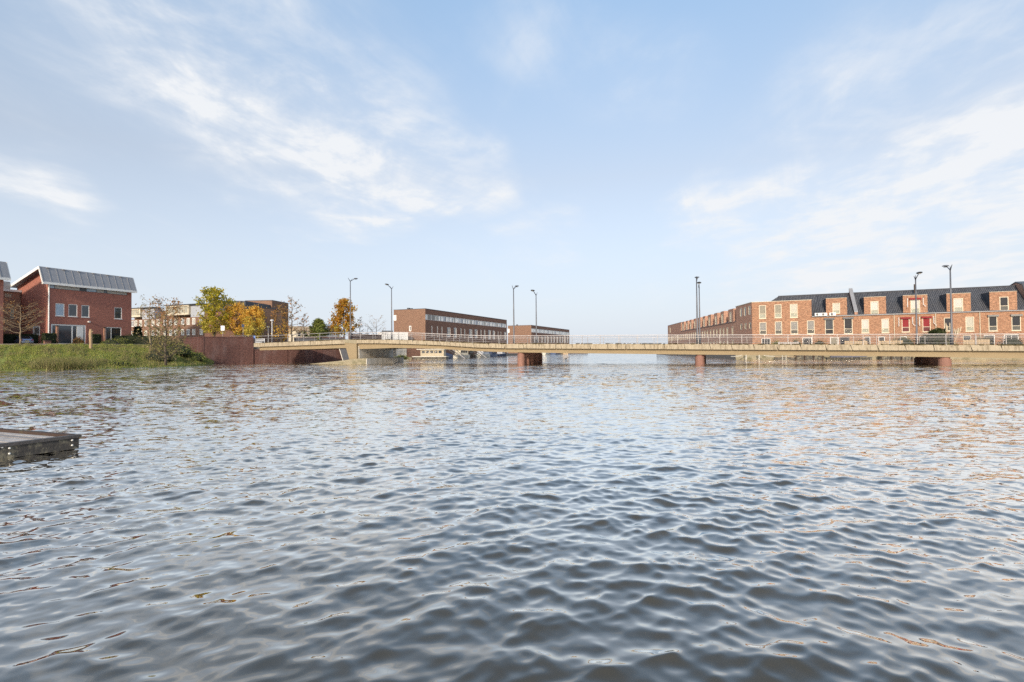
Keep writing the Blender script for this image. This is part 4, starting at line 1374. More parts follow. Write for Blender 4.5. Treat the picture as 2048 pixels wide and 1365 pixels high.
# piers: rows of red brown columns across the bridge
def pier_row(px_front, count, spacing, rad):
    x0 = bf.px(px_front, 722)[0]
    for k in range(count):
        y = 1.0 + k * spacing
        b = MB()
        zt2 = zb_(x0) + (.0 if y < 1.5 or y > BWID - 1.5 else .3)
        b.lathe([(rad, -1.5), (rad, zt2 - .22), (rad * .82, zt2 - .22), (rad * .82, zt2)], 20, (x0, y, 0))
        b.build('pier_column', PIER, br_root)
pier_row(1037, 5, 1.9, .52)
pier_row(1398.5, 5, 1.9, .52)
pier_row(1896.5, 4, 2.4, .58)
# abutment beside the passage
def px3(p, y=0.0):
    x_, z_ = bf.px(*p)
    return (x_, y, z_)
MB().extrude([px3((689, 686)), px3((699.5, 722)), px3((713.7, 721)), px3((713, 684))], (0, BWID - .1, 0)).build('abutment', CONC2, br_root)
MB().extrude([px3((690, 679.8), -.06), px3((689.5, 685.5), -.06), px3((712.5, 688), -.06), px3((712.5, 680.2), -.06)], (0, .9, 0)).build('abutment_head', CONCMOSS, br_root)
q0x, q0z = bf.px(714, 690); q1x, q1z = bf.px(714.5, 722)
for k in range(4):                              # pale cast panels on the side that faces the passage
    y0, y1 = .35 + k * 2.28, .35 + (k + 1) * 2.28 - .03
    MB().extrude([(q0x, y0, q0z - .25), (q1x, y0, q1z), (q1x, y1, q1z), (q0x, y1, q0z - .25)], (.12, 0, 0)).build('side_panel', CONCW, br_root)
for k in range(3):
    MB().box(q0x + .1, q0x + .5, 2.0 + k * 2.4, 3.2 + k * 2.4, q0z - .3, q0z + .35).build('bearing', DARKMET, br_root)
MB().extrude([px3((673.5, 697.5), .7), px3((681, 722), .7), px3((697.6, 722), .7), px3((691, 696.5), .7)], (0, .5, 0)).build('slate_panel', SLATE, br_root)
MB().extrude([px3((672.2, 697.5), .66), px3((679.6, 722), .66), px3((681, 722), .66), px3((673.5, 697.5), .66)], (0, .6, 0)).build('panel_edge', CONCW, br_root)
ap = [(620, 728.8), (690, 721.6), (714, 718.2), (740, 716.6), (740, 735), (620, 735)]
MB().extrude([px3(p, -.9) for p in ap][::-1], (0, BWID + .4, 0)).build('apron', CONCMOSS, br_root)
a0 = px3((740, 717.2), -.9); a1 = px3((740, 735), -.9)
MB().extrude([(a0[0] + .004, -.92, a0[2]), (a1[0] + .004, -.92, a1[2]), (a1[0] + .004, BWID - .6, a1[2]), (a0[0] + .004, BWID - .6, a0[2])], (.10, 0, 0)).build('apron_nose', CONCW, br_root)

# ------------------------------------------------------------------ quay walls on the left
def wall_seg(name, a, c, z0, z1, thick, m_, label, pilasters=()):
    an = math.atan2(c.y - a.y, c.x - a.x)
    LL = math.hypot(c.x - a.x, c.y - a.y)
    o = empty(name, (a.x, a.y, 0), an, label, 'wall')
    MB().box(0, LL, 0, thick, z0, z1).build('masonry', m_, o)
    MB().box(-.05, LL + .02, -.08, thick + .06, z1, z1 + .16).build('coping', CONCW if False else BR_QUAY, o)
    for p in pilasters:
        MB().box(LL * p - .12, LL * p + .12, -.07, -.004, z0, z1 - .02).build('pilaster', BR_QUAY, o)
    return o
zw = P(450, 674, 93.5).z
wall_seg('quay_wall', W_B, W_C, -1, zw - .16, .6, BR_QUAY, 'tall red brown brick quay wall between the grass bank and the bridge ramp', (.03, .995))
wall_seg('quay_wall', W_A, W_B, -1, zw - .16, .6, BR_QUAY, 'short return of the brick quay wall half hidden by bank shrubs')
wall_seg('quay_wall', W_C + Vector((.1, .2, 0)), W_D, -1, 2.45, .6, BR_QUAY, 'stained low brick wall in the shade under the bridge ramp', (.32, .62))
# low dark wall behind the far railing
a, c = P(700, 675, 99), P(763, 675, 112)
wall_seg('garden_wall', a, c, ZG - 1, P(730, 670.5, 105).z, .4, BR_BROWN, 'low dark brick wall behind the bridge railing left of the white terrace')
a, c = P(588, 680, 101), P(690, 678, 104)
wall_seg('kerb_wall', a, c, ZG - .5, P(640, 676.5, 102).z, .3, SLATE, 'low dark wall along the street behind the ramp railing')

# white gate and bicycle rack side by side behind the ramp railing
g0 = P(511, 684, 99)
o = empty('gate', (g0.x, g0.y, ZG), R(-10), 'low pale steel barrier gate behind the end of the ramp railing', 'gate')
MB().box(0, .1, 0, .1, 0, 1.1).build('post', SIGNW, o)
MB().box(1.85, 1.95, 0, .1, 0, 1.1).build('post', SIGNW, o)
for k in range(3):
    MB().box(.1, 1.85, .02, .08, .3 + .33 * k, .38 + .33 * k).build('rail', SIGNW, o)
for k in range(7):
    MB().box(.3 + k * .22, .34 + k * .22, .03, .07, .3, 1.0).build('bar', SIGNW, o)

# ------------------------------------------------------------------ bridge lamps
def make_lamp(hgt, head_len=1.6, head_rise=.50):
    root = empty('street_lamp')
    b = MB()
    b.lathe([(.15, 0), (.15, 1.1), (.105, 1.25), (.085, hgt * .6), (.062, hgt)], 10)
    b.build('pole', POLE, root, smooth=True)
    MB().lathe([(.20, 0), (.20, .05), (.15, .06)], 10).build('base_plate', POLE, root)
    # arm towards +y carries the lamp head, the short fin points the other way
    a1 = Vector((0, head_len * .70, hgt + head_rise))
    MB().tube([(0, 0, hgt - .08), (0, .12, hgt + .04), a1], [.062, .06, .035], 6).build('arm', POLE, root)
    MB().tube([(0, 0, hgt - .08), (0, -.10, hgt + .03), (0, -.56, hgt + .44)], [.06, .055, .025], 6).build('fin', POLE, root)
    MB().tube([(0, 0, hgt - .08), (.05, .05, hgt + .05), (.10, .40, hgt + .44)], [.05, .045, .015], 6).build('fin', POLE, root)
    h = MB()
    rings = []
    for t_ in np.linspace(0, 1, 9):
        wv_ = .31 * math.sin(math.pi * min(1, t_ * .92 + .06)) ** .7
        hv = .11 * math.sin(math.pi * min(1, t_ * .9 + .08)) ** .7
        cy = a1.y - .22 + t_ * .95
        cz = a1.z + .02 + .10 * t_
        rings.append([(wv_ * math.cos(q), cy, cz + hv * (math.sin(q) if math.sin(q) > 0 else .55 * math.sin(q))) for q in np.linspace(0, 2 * math.pi, 10, endpoint=False)])
    hd_ = h.loft(rings).build('lamp_head', POLE, root, smooth=True)
    MB().box(-.14, .14, a1.y, a1.y + .45, a1.z - .055, a1.z - .02).build('lens', BLINDW, hd_)
    return root
lamp_specs = [(701, 680, .55, 0, 558, 'tall street lamp at the left end of the bridge standing over the concrete abutment'),
              (783.5, 680, BWID - .7, 1, 573, 'street lamp in front of the left end of the large brown block'),
              (1028, 688, .55, 0, 574, 'street lamp beside the right end of the large brown block, taller of that pair'),
              (1073, 688, BWID - .7, 1, 586, 'street lamp standing in front of the smaller brown block'),
              (1395, 688, .55, 0, 557, 'taller lamp of the overlapping pair at the middle of the bridge'),
              (1400, 689, BWID - .7, 1, 572, 'shorter lamp of the overlapping pair at the middle of the bridge'),
              (1904, 690, .55, 0, 535, 'street lamp standing by the pampas grass, tallest at the right end of the bridge'),
              (1834, 690, BWID - .7, 1, 554, 'street lamp standing in front of the house with red screens')]
for k, (px_, py_, yy, back, top_y, lab) in enumerate(lamp_specs):
    # lateral position along the bridge and the height follow from the photograph
    f_y = Face(br_root, Matrix.Translation((0, yy, 0)))
    xl, zl = f_y.px(px_, py_)
    zt2 = f_y.px(px_, top_y + 4.5)[1]
    base = zt_(xl) - .05
    lp = make_lamp(zt2 - base)
    lp.location = tuple(Vector((BX0.x, BX0.y, 0)) + bdir * xl - bnor * yy + Vector((0, 0, base)))
    lp.rotation_euler = (0, 0, math.atan2(bdir.y, bdir.x) + (math.pi if back else 0) + random.uniform(-.04, .04))
    tag(lp, lab, 'street lamp', 'street lamps along the bridge')
# two small garden lamps left of the ramp
for px_, t_, Y, lab in ((536.5, 655, 103, 'short pale mushroom lamp behind the ramp railing, shorter of the two'), (544, 642, 99, 'tall pale mushroom lamp behind the ramp railing, taller of the two')):
    bs = P(px_, 684, Y)
    tp = P(px_, t_, Y)
    o = empty('path_lamp', (bs.x, bs.y, ZG), 0, lab, 'street lamp', 'mushroom lamps by the ramp')
    h_ = tp.z - ZG
    MB().tube([(0, 0, 0), (0, 0, h_)], .06, 8).build('pole', SIGNW, o)
    MB().lathe([(.1, h_ - .12), (.26, h_ - .02), (.34, h_ + .10), (.2, h_ + .2), (.02, h_ + .22)], 12).build('lamp_head', SIGNW, o)

# ------------------------------------------------------------------ jetty in the left foreground
JZ = .30
JC = G(158, 869.5, JZ)
jf = (G(0, 888.5, JZ) - JC); jf.z = 0
jr_ = (G(0, 857, JZ) - JC); jr_.z = 0
jf.normalize(); jr_.normalize()
JL, JW = 5.0, 6.0
jet = empty('jetty', (JC.x, JC.y, 0), 0, 'weathered wooden jetty corner with dark edge boards at the left of the water', 'jetty')
def jp(u, v, z):        # u along the front edge, v along the rear edge
    q = jf * u + jr_ * v
    return (q.x, q.y, z)
NPK = 26
pwid = JL / NPK
for k in range(NPK):
    u0, u1 = .13 + k * pwid, .13 + (k + 1) * pwid - .032
    zt = JZ - .055 + random.uniform(-.006, .006)
    v0 = .06 + random.uniform(0, .03)
    b = MB()
    b.extrude([jp(u0, v0, zt - .04), jp(u0, JW, zt - .04), jp(u1, JW, zt - .04), jp(u1, v0, zt - .04)], (0, 0, .04))
    b.build('plank', [WOODGREY, WOODGREY2][k * 7 % 3 % 2], jet)
b = MB()
b.extrude([jp(0, 0, JZ - .29), jp(JL, 0, JZ - .29), jp(JL, .07, JZ - .29), jp(0, .07, JZ - .29)][::-1], (0, 0, .225))
b.build('edge_board', WOODDK, jet)
b = MB()
b.extrude([jp(-.03, -.03, JZ - .06), jp(JL, -.03, JZ - .06), jp(JL, .10, JZ - .06), jp(-.03, .10, JZ - .06)][::-1], (0, 0, .06))
b.build('cap_board', WOODEDGE, jet)
b = MB()
b.extrude([jp(0.0, .11, JZ - .29), jp(.12, .11, JZ - .29), jp(.12, JW, JZ - .29), jp(0, JW, JZ - .29)], (0, 0, .295))
b.build('rear_board', WOODRED, jet)
b = MB()
b.extrude([jp(.3, .3, JZ - .30), jp(JL, .3, JZ - .30), jp(JL, JW, JZ - .30), jp(.3, JW, JZ - .30)], (0, 0, .16))
b.build('frame', WOODDK, jet)
for (u, v) in ((.35, .4), (2.2, .4), (4.2, .4), (.35, 4.5)):
    q = jp(u, v, 0)
    MB().tube([(q[0], q[1], -1.5), (q[0], q[1], JZ - .08)], .11, 8).build('pile', WOODDK, jet)
nf = Vector((jf.y, -jf.x, 0))
if nf.dot(Vector((JC.x, JC.y, 0))) > 0: nf = -nf
for px_, zz in ((144, .20), (144, .095), (19, .20), (19, .095), (14.5, .27), (4, .235)):
    best = min((abs((P(px_, 880, 1.0) - EYE).cross(Vector((JC.x, JC.y, 0)) + jf * u).z) / 1, u) for u in np.linspace(0.02, 3, 400))[1]
    q = Vector(jp(best, 0, zz)) + nf * .012
    b = MB()
    b.tube([q - nf * .02, q + nf * .006, q + nf * .014], [.019 if zz < .3 else .010, .019 if zz < .3 else .010, .010], 10)
    b.build('bolt', BOLT, jet)

# ------------------------------------------------------------------ vegetation
def leaf_cloud(name, pts, size, material, parent, per=1, spread=0.0):
    n = len(pts) * per
    c = np.repeat(np.array([tuple(p) for p in pts]), per, 0) + RNG.normal(0, 1, (n, 3)) * spread
    a = RNG.normal(0, 1, (n, 3)); a /= np.linalg.norm(a, axis=1)[:, None]
    t_ = RNG.normal(0, 1, (n, 3))
    bb = np.cross(a, t_); bb /= np.linalg.norm(bb, axis=1)[:, None]
    s = RNG.uniform(.55, 1.25, n)[:, None] * size
    co = np.stack([c - a * s * .6, c + bb * s * .38, c + a * s * .7, c - bb * s * .38], 1).reshape(-1, 3)
    me = bpy.data.meshes.new(name)
    me.vertices.add(4 * n)
    me.vertices.foreach_set('co', co.astype(np.float32).ravel())
    me.loops.add(4 * n)
    me.loops.foreach_set('vertex_index', np.arange(4 * n, dtype=np.int32))
    me.polygons.add(n)
    me.polygons.foreach_set('loop_start', np.arange(0, 4 * n, 4, dtype=np.int32))
    me.polygons.foreach_set('loop_total', np.full(n, 4, np.int32))
    me.update(calc_edges=True)
    me.materials.append(material)
    o = bpy.data.objects.new(name, me)
    COL.objects.link(o)
    o.parent = parent
    return o

def limb_tree(hgt, width, rng, clear=.25, levels=3, shape='cone', n_limb=16, up=.5):
    """branch polylines with radii, and the tips where leaves sit (local coordinates)"""
    br, tips = [], []
    r0 = hgt * .016 + .03
    pts = [Vector((0, 0, 0))]
    for k in range(1, 9):
        pts.append(Vector((rng.gauss(0, .012) * hgt, rng.gauss(0, .012) * hgt, hgt * k / 8)))
    br.append((pts, [r0 * (1 - .9 * k / 8) for k in range(9)]))
    def at(t_):
        f_ = t_ * 8; i = min(7, int(f_)); return pts[i].lerp(pts[i + 1], f_ - i)
    for k in range(n_limb):
        t_ = clear + (1 - clear) * (k + rng.random() * .7) / n_limb * .97
        u = (t_ - clear) / (1 - clear)
        if shape == 'cone': rad = width * .5 * (1 - u) ** .8 * (.75 + .5 * rng.random()) + .1
        elif shape == 'oval': rad = width * .5 * math.sin(math.pi * min(1, .18 + u * .82)) ** .7 * (.75 + .45 * rng.random())
        else: rad = width * .5 * (.55 + .6 * rng.random()) * (1.05 - .5 * u)
        a = k * 2.4 + rng.uniform(-.5, .5)
        p0 = at(t_)
        d_ = Vector((math.cos(a), math.sin(a), 0))
        lp = [p0]
        for q in range(1, 5):
            f_ = q / 4
            lp.append(p0 + d_ * rad * f_ + Vector((rng.gauss(0, .05), rng.gauss(0, .05), 0)) * rad + Vector((0, 0, rad * up * f_ ** 1.4)))
        rr = max(.018, r0 * .38 * (1 - t_ * .7))
        br.append((lp, [rr * (1 - .8 * q / 4) for q in range(5)]))
        for q in range(3 * levels):
            f_ = rng.uniform(.25, 1)
            i = min(3, int(f_ * 4)); s0 = lp[i].lerp(lp[i + 1], f_ * 4 - i)
            a2 = a + rng.uniform(-1.2, 1.2)
            ln = rad * rng.uniform(.18, .42) + .15
            e = s0 + Vector((math.cos(a2), math.sin(a2), rng.uniform(-.1, .9))) * ln
            m_ = s0.lerp(e, .5) + Vector((0, 0, .06 * ln))
            br.append(([s0, m_, e], [rr * .4, rr * .28, .008]))
            tips += [e, m_, s0.lerp(e, .75)]
        tips.append(lp[-1])
    tips.append(pts[-1])
    return br, tips

def tree(name, label, base, hgt, width, leaves=None, leaf_size=.25, per=3, spread=.22, group='trees along the left bank', keep=1.0, bark=BARK, **kw):
    rng = random.Random(hash((round(base[0], 2), round(hgt, 2))) & 0xffff)
    root = empty(name, tuple(base), rng.uniform(0, 6), label, 'tree', group)
    br, tips = limb_tree(hgt, width, rng, **kw)
    b = MB()
    pts, rr = br[0]
    b.tube(pts, rr, 7)
    tr = b.build('trunk', bark, root, smooth=True)
    b = MB()
    for pts, rr in br[1:]:
        b.tube(pts, rr, 4)
    b.build('branches', bark if bark is not BARKPALE else TWIG, root)
    if leaves is not None:
        mats = leaves if isinstance(leaves, list) else [leaves]
        tips = [t_ for t_ in tips if rng.random() < keep]
        for k, mm in enumerate(mats):
            sub = [t_ for t_ in tips if (k == 0 and len(mats) == 1) or (int((t_.z / hgt + rng.uniform(-.18, .18)) * len(mats)) == k) or (k == len(mats) - 1 and t_.z >= hgt)]
            if sub:
                leaf_cloud('crown', sub, leaf_size, mm, root, per, spread)
    return root

def tree_at(px, y_base, y_top, Y, wpx, zb=ZG, **kw):
    bp, tp = P(px, y_base, Y), P(px, y_top, Y)
    return dict(base=(bp.x, bp.y, zb), hgt=tp.z - zb, width=wpx * Y / F)

def T(name, label, px, ytop, Y, wpx, zb=ZG, **kw):
    tp = P(px, ytop, Y)
    return tree(name, label, (tp.x, tp.y, zb), tp.z - zb, wpx * Y / F, **kw)

T('maple_tree', 'tall yellow green autumn tree, tallest in front of the apartment row', 428, 580, 101, 62, leaves=[L_GLD, L_YEL, L_YEL], leaf_size=.36, per=4, spread=.30, shape='oval', clear=.16, n_limb=26, up=.7, levels=4)
T('maple_tree', 'bright orange round tree right of the yellow green one', 474, 609, 103, 42, leaves=[L_GLD, L_ORG, L_ORG], leaf_size=.28, per=4, spread=.26, shape='oval', clear=.22, n_limb=24, up=.5, levels=4)
T('maple_tree', 'golden orange tree beside the brick tower', 507, 616, 101, 36, leaves=[L_GLD, L_GLD, L_ORG], leaf_size=.28, per=4, spread=.26, shape='oval', clear=.18, n_limb=24, up=.6, levels=4)
T('young_oak', 'thin tree with few russet leaves in front of the brick tower corner', 583, 597, 100, 46, leaves=L_SPARSE, leaf_size=.26, per=1, spread=.2, keep=.8, shape='open', clear=.16, n_limb=18, up=.4)
T('young_oak', 'small reddish leaved tree against the brick tower wall', 562, 612, 104, 36, leaves=[L_ORG, L_SPARSE], leaf_size=.30, per=2, spread=.25, keep=.8, shape='oval', clear=.1, n_limb=18)
T('young_oak', 'slim bare tree between the russet tree and the pine', 609, 627, 103, 26, leaves=L_SPARSE, leaf_size=.22, per=1, spread=.1, keep=.35, shape='cone', clear=.15, n_limb=18, up=.6)
T('pine_tree', 'small green pine behind the ramp railing', 637, 640, 104, 38, leaves=L_PINE, leaf_size=.26, per=5, spread=.17, shape='cone', clear=.10, n_limb=30, up=.5, levels=4)
T('oak_tree', 'rusty orange cone shaped tree behind the left bridge lamp', 687, 599, 106, 58, leaves=[L_GLD, L_RUST, L_RUST, L_RUST], leaf_size=.34, per=4, spread=.26, shape='cone', clear=.12, n_limb=28, up=.6, levels=4)
T('young_oak', 'bare slim tree right of the rusty orange tree', 719, 634, 112, 24, leaves=L_SPARSE, leaf_size=.20, per=1, spread=.1, keep=.3, shape='cone', clear=.2, n_limb=16, up=.6, zb=2.0)
T('bare_tree', 'wide bare branched tree left of the second bridge lamp', 752, 639, 118, 52, shape='open', clear=.22, n_limb=16, up=.9, levels=4, zb=2.0, leaves=L_SPARSE, leaf_size=.2, per=1, keep=.15, bark=TWIG)
T('bare_tree', 'low bare shrubby tree beside the dark brick wall', 735, 652, 116, 30, shape='open', clear=.1, n_limb=14, up=.8, zb=2.0, bark=TWIG)
# tree on the bank slope with brown leaves, half bare
p = G(332, 727, .9)
tree('alder_tree', 'brown half bare tree growing on the grass bank slope beside the quay wall', (p.x, p.y, .7), P(332, 606, p.y).z - .7, 76 * p.y / F, leaves=[L_OLIVE, L_OLIVE, L_SPARSE], leaf_size=.17, per=2, spread=.28, keep=.6, shape='open', clear=.06, n_limb=38, up=.75, levels=4, bark=BARK)
p = P(300, 700, 79)
tree('alder_tree', 'thin second stem of brown twigs left of the half bare bank tree', (p.x, p.y, 2.2), P(300, 600, 79).z - 2.2, 46 * 79 / F, leaves=L_OLIVE, leaf_size=.18, per=1, spread=.2, keep=.5, shape='open', clear=.2, n_limb=18, up=.9, levels=3, bark=TWIG)
# bare tree at far left and the cut pale stem
p = P(40, 696, 76.5)
tree('bare_tree', 'bare tree with thin twigs at the left in front of the parked car', (p.x, p.y, 3.3), P(36, 612, 76.5).z - 3.3, 82 * 76.5 / F, leaves=L_SPARSE, leaf_size=.13, per=1, keep=.4, spread=.3, shape='open', clear=.3, n_limb=24, up=.5, levels=5, bark=TWIG)
p = P(181, 704, 74)
o = empty('pollard_stump', (p.x, p.y, 1.9), 0, 'pale lopped tree stem standing on the bank in front of the house', 'tree')
b = MB()
hh = P(181, 659, 74).z - 1.9
b.tube([(0, 0, 0), (.05, 0, hh * .4), (-.03, .02, hh * .8), (.02, 0, hh)], [.22, .19, .2, .15], 8)
b.tube([(0, 0, hh * .85), (.28, .05, hh * .93)], [.1, .06], 6)
b.tube([(0, 0, hh * .72), (-.26, .05, hh * .8)], [.09, .05], 6)
b.build('trunk', BARKPALE, o)

def bush(name, label, c, rx, ry, rz, material, n=700, size=.18, group=None, core=True, boxy=False, cat='bush'):
    root = empty(name, c, 0, label, cat, group)
    pts = []
    for k in range(n):
        if boxy:
            q = Vector((random.uniform(-1, 1), random.uniform(-1, 1), random.uniform(0, 1)))
            ax = random.randrange(3)
            q[ax] = (1 if ax == 2 else random.choice((-1, 1)))
        else:
            q = Vector((random.gauss(0, 1), random.gauss(0, 1), abs(random.gauss(0, 1)))).normalized() * random.uniform(.75, 1.08) * (1 + .15 * math.sin(k))
        pts.append(Vector((q.x * rx, q.y * ry, q.z * rz)))
    leaf_cloud('leaves', pts, size, material, root, 1, size * .3)
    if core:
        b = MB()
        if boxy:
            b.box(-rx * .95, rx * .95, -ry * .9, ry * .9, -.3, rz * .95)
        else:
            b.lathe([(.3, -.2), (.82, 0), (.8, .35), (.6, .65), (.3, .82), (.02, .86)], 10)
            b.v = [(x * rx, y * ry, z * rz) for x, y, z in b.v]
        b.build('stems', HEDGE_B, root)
    return root

# hedges and shrubs in front of the red brick house
def house_pt(px, out, zz=0.0):
    v = ray(px, 690)
    # distance at which the sight line meets a line parallel to the facade, `out` metres in front of it
    n = Vector((math.sin(h_ang), -math.cos(h_ang), 0))
    o_ = HA + n * out
    k = (o_ - EYE).dot(n) / v.dot(n)
    q = EYE + v * k
    return Vector((q.x, q.y, ZG + zz))
def hedge_at(px0, px1, ytop, out, label, material=L_DARK):
    a, c = house_pt(px0, out), house_pt(px1, out)
    m_ = (a + c) / 2
    zz = P((px0 + px1) / 2, ytop, m_.y).z - ZG
    o = bush('hedge', label, (m_.x, m_.y, ZG), (c - a).length / 2, .45, zz, material, 900, .16, boxy=True, cat='hedge', group='clipped hedges in front of the house')
    o.rotation_euler = (0, 0, h_ang)
    return o
hedge_at(86, 112, 668, 1.6, 'dark clipped hedge left of the big white framed window')
hedge_at(183, 200, 670, 1.4, 'small dark clipped hedge right of the white door')
for px_, out, rx, rz, mt, lab in ((157, 1.6, .9, 1.2, L_SPARSE, 'reddish round shrub in front of the white front door'), (222, 2.6, 2.0, 1.0, L_BUSH, 'low green shrub below the right ground floor window'),
                             (243, 2.5, 1.6, 1.2, L_BUSH, 'green shrub at the right end of the red brick house'), (262, 2.0, 1.6, 2.1, L_DARK, 'dark shrub at the right corner of the red brick house'), (252, 3.0, 1.5, .8, L_DARK, 'low dark shrub right of the house front')):
    q = house_pt(px_, out)
    bush('shrub', lab, tuple(q), rx, rx * .7, rz, mt, 700, .15, group='shrubs in front of the red brick house')
q = P(275, 690, 100)
o = T('cypress', 'dark narrow evergreen between the red brick house and the apartment row', 275, 655, 100, 11, leaves=L_DARK, leaf_size=.25, per=5, spread=.15, shape='cone', clear=.05, n_limb=26, up=.8)
q = P(285, 690, 96)
o = bush('hedge', 'long dark hedge behind the bank right of the red brick house', (q.x, q.y, ZG), 4.2, .7, P(285, 673, 96).z - ZG, L_DARK, 1500, .2, boxy=True, cat='hedge', group='clipped hedges in front of the house')
o.rotation_euler = (0, 0, R(15))
q = P(20, 690, 84)
o = bush('hedge', 'dark hedge at the far left behind the bare tree', (q.x, q.y, ZG), 3.6, .6, 1.7, L_DARK, 1300, .2, boxy=True, cat='hedge', group='clipped hedges in front of the house')
o.rotation_euler = (0, 0, R(40))
# brick garden pillars
for px_, yt, lab in ((114, 651, 'slim brick garden pillar in front of the big white framed window'), (209, 655, 'slim brick garden pillar beside the right ground floor window')):
    q = house_pt(px_, 1.9)
    zz = P(px_, yt, q.y).z - ZG
    o = empty('garden_pillar', tuple(q), h_ang, lab, 'pillar', 'brick garden pillars')
    MB().box(-.13, .13, -.13, .13, 0, zz - .15).build('shaft', BR_LINK, o)
    MB().box(-.2, .2, -.2, .2, zz - .15, zz).build('cap', WOODRED, o)
# low brick garden wall
a, c = house_pt(89, 2.3), house_pt(102, 2.3)
wall_seg('garden_wall', Vector((a.x, a.y, 0)), Vector((c.x, c.y, 0)), ZG - .3, ZG + .5, .25, BR_LINK, 'low pale brick garden wall in front of the clipped hedge')

# dead stems along the water in front of the house (a bush and reeds)
pts = []
for k in range(950):
    px_ = random.gauss(128, 34)
    if not 60 < px_ < 195: continue
    i = np.interp(px_, [s[0] for s in shore_px], range(len(shore_px)))
    pts.append(bank_pt(float(i), random.uniform(.0, .22)))
o = blades('shrub', pts, STRAW, (.3, 1.35), .05, .65, 6)
tag(o, 'wide straw brown dead shrub at the waterline in front of the house', 'bush')
pts = []
for k in range(220):
    px_ = random.gauss(300, 40)
    if not 215 < px_ < 400: continue
    i = np.interp(px_, [s[0] for s in shore_px], range(len(shore_px)))
    pts.append(bank_pt(float(i), random.uniform(.0, .5)))
o = blades('reeds', pts, STRAW, (.3, .8), .05, .45, 4)
tag(o, 'thin straw reeds on the bank round the half bare tree', 'reeds', kind='stuff')
for px_, f, rx, rz, lab in ((322, .30, 2.2, 1.9, 'scrubby olive bush round the foot of the half bare bank tree'), (395, .28, 1.6, 1.2, 'green bush on the bank end touching the quay wall'), (365, .5, 2.2, 1.7, 'green brown bush on the bank left of the quay wall'), (345, .75, 2.0, 1.6, 'olive bush at the top of the bank by the wall return'), (240, .16, 1.5, .7, 'low green bush at the waterline below the house corner')):
    i = np.interp(px_, [s[0] for s in shore_px], range(len(shore_px)))
    q = bank_pt(float(i), f)
    bush('shrub', lab, tuple(q), rx, rx * .8, rz, L_BUSH if px_ not in (345, 322) else L_OLIVE, 900, .18, group='bushes on the bank')

# ------------------------------------------------------------------ car beside the house
def car(label, loc, rz, paint):
    root = empty('parked_car', loc, rz, label, 'car')
    prof = [(-2.05, .35), (-2.1, .75), (-1.95, .95), (-1.65, 1.0), (-1.15, 1.38), (.35, 1.43), (1.05, 1.02), (1.85, .88), (2.08, .70), (2.1, .35)]
    b = MB()
    rings = []
    for yy, s in ((-.84, .86), (-.8, 1.0), (.8, 1.0), (.84, .86)):
        rings.append([(x_, yy * (1 if z_ < 1.01 else .82), .35 + (z_ - .35) * (s if z_ < 1.01 else 1.0)) for x_, z_ in prof])
    b.loft(rings)
    body = b.build('body', paint, root)
    for s in (-1, 1):
        MB().extrude([(-1.45, s * .845, 1.0), (-1.08, s * .70, 1.33), (.3, s * .70, 1.37), (.85, s * .845, 1.03)], (0, s * .01, 0)).build('side_window', GLASSDK, root)
        for xx in (-1.3, 1.3):
            w_ = MB().lathe([(.31, -.1), (.33, -.05), (.33, .05), (.31, .1)], 16).build('wheel', RUBBER, root)
            w_.rotation_euler = (R(90), 0, 0); w_.location = (xx, s * .78, .33)
            r_ = MB().lathe([(.2, -.108), (.2, .108)], 12).build('rim', STEEL, w_)
        MB().box(-2.12, -2.02, s * .78, s * .55, .72, .90).build('tail_light', LAMPRED, root)
    MB().extrude([(-1.72, -.62, 1.03), (-1.72, .62, 1.03), (-1.22, .58, 1.36), (-1.22, -.58, 1.36)], (-.03, 0, .02)).build('rear_window', GLASSDK, root)
    MB().box(-2.13, -2.11, -.26, .26, .55, .68).build('number_plate', PLATE, root)
    MB().box(-2.16, -2.0, -.8, .8, .36, .52).build('bumper', CARSILV, root)
    return root
q = P(44, 684, 84.5)
car('silver blue car parked at the gable of the red brick house', (q.x, q.y, ZG), R(150), CARBLUE)

# signs
def sign(px_, y0, y1, wpx, Y, mt, label, zb=ZG, pole_to=None):
    a = P(px_, (y0 + y1) / 2, Y)
    o = empty('sign', (a.x, a.y, zb), R(8), label, 'sign')
    zt, zb2 = P(px_, y0, Y).z - zb, P(px_, y1, Y).z - zb
    w_ = wpx * Y / F / 2
    MB().box(-w_, w_, -.04, 0, zb2, zt).build('board', mt, o)
    MB().tube([(0, .03, 0), (0, .03, zt)], .04, 6).build('post', STEEL, o)
    return o
sign(445.5, 652, 661.5, 7, 94, SIGNW, 'white sign on a post below the yellow green tree')
sign(509, 672, 679, 4, 96.5, SIGNB, 'small blue sign at the start of the ramp railing')
sign(486, 649, 655, 5, 98, NAVY, 'small dark round backed sign between the orange trees')
s_ = sign(0.5, 651, 664, 8, 82, SIGNW, 'white sign board at the left picture edge')
# plain railing on top of the quay wall
o = empty('railing', (W_B.x, W_B.y, zw), math.atan2(W_C.y - W_B.y, W_C.x - W_B.x), 'thin steel handrail along the top of the brick quay wall', 'railing')
LLw = (W_C - W_B).length
MB().tube([(LLw * .55, .3, .14), (LLw, .3, .22)], .035, 6).build('rail', STEEL, o)
for k in range(4):
    MB().box(LLw * (.55 + .148 * k) - .02, LLw * (.55 + .148 * k) + .02, .27, .33, 0, .18).build('post', STEEL, o)

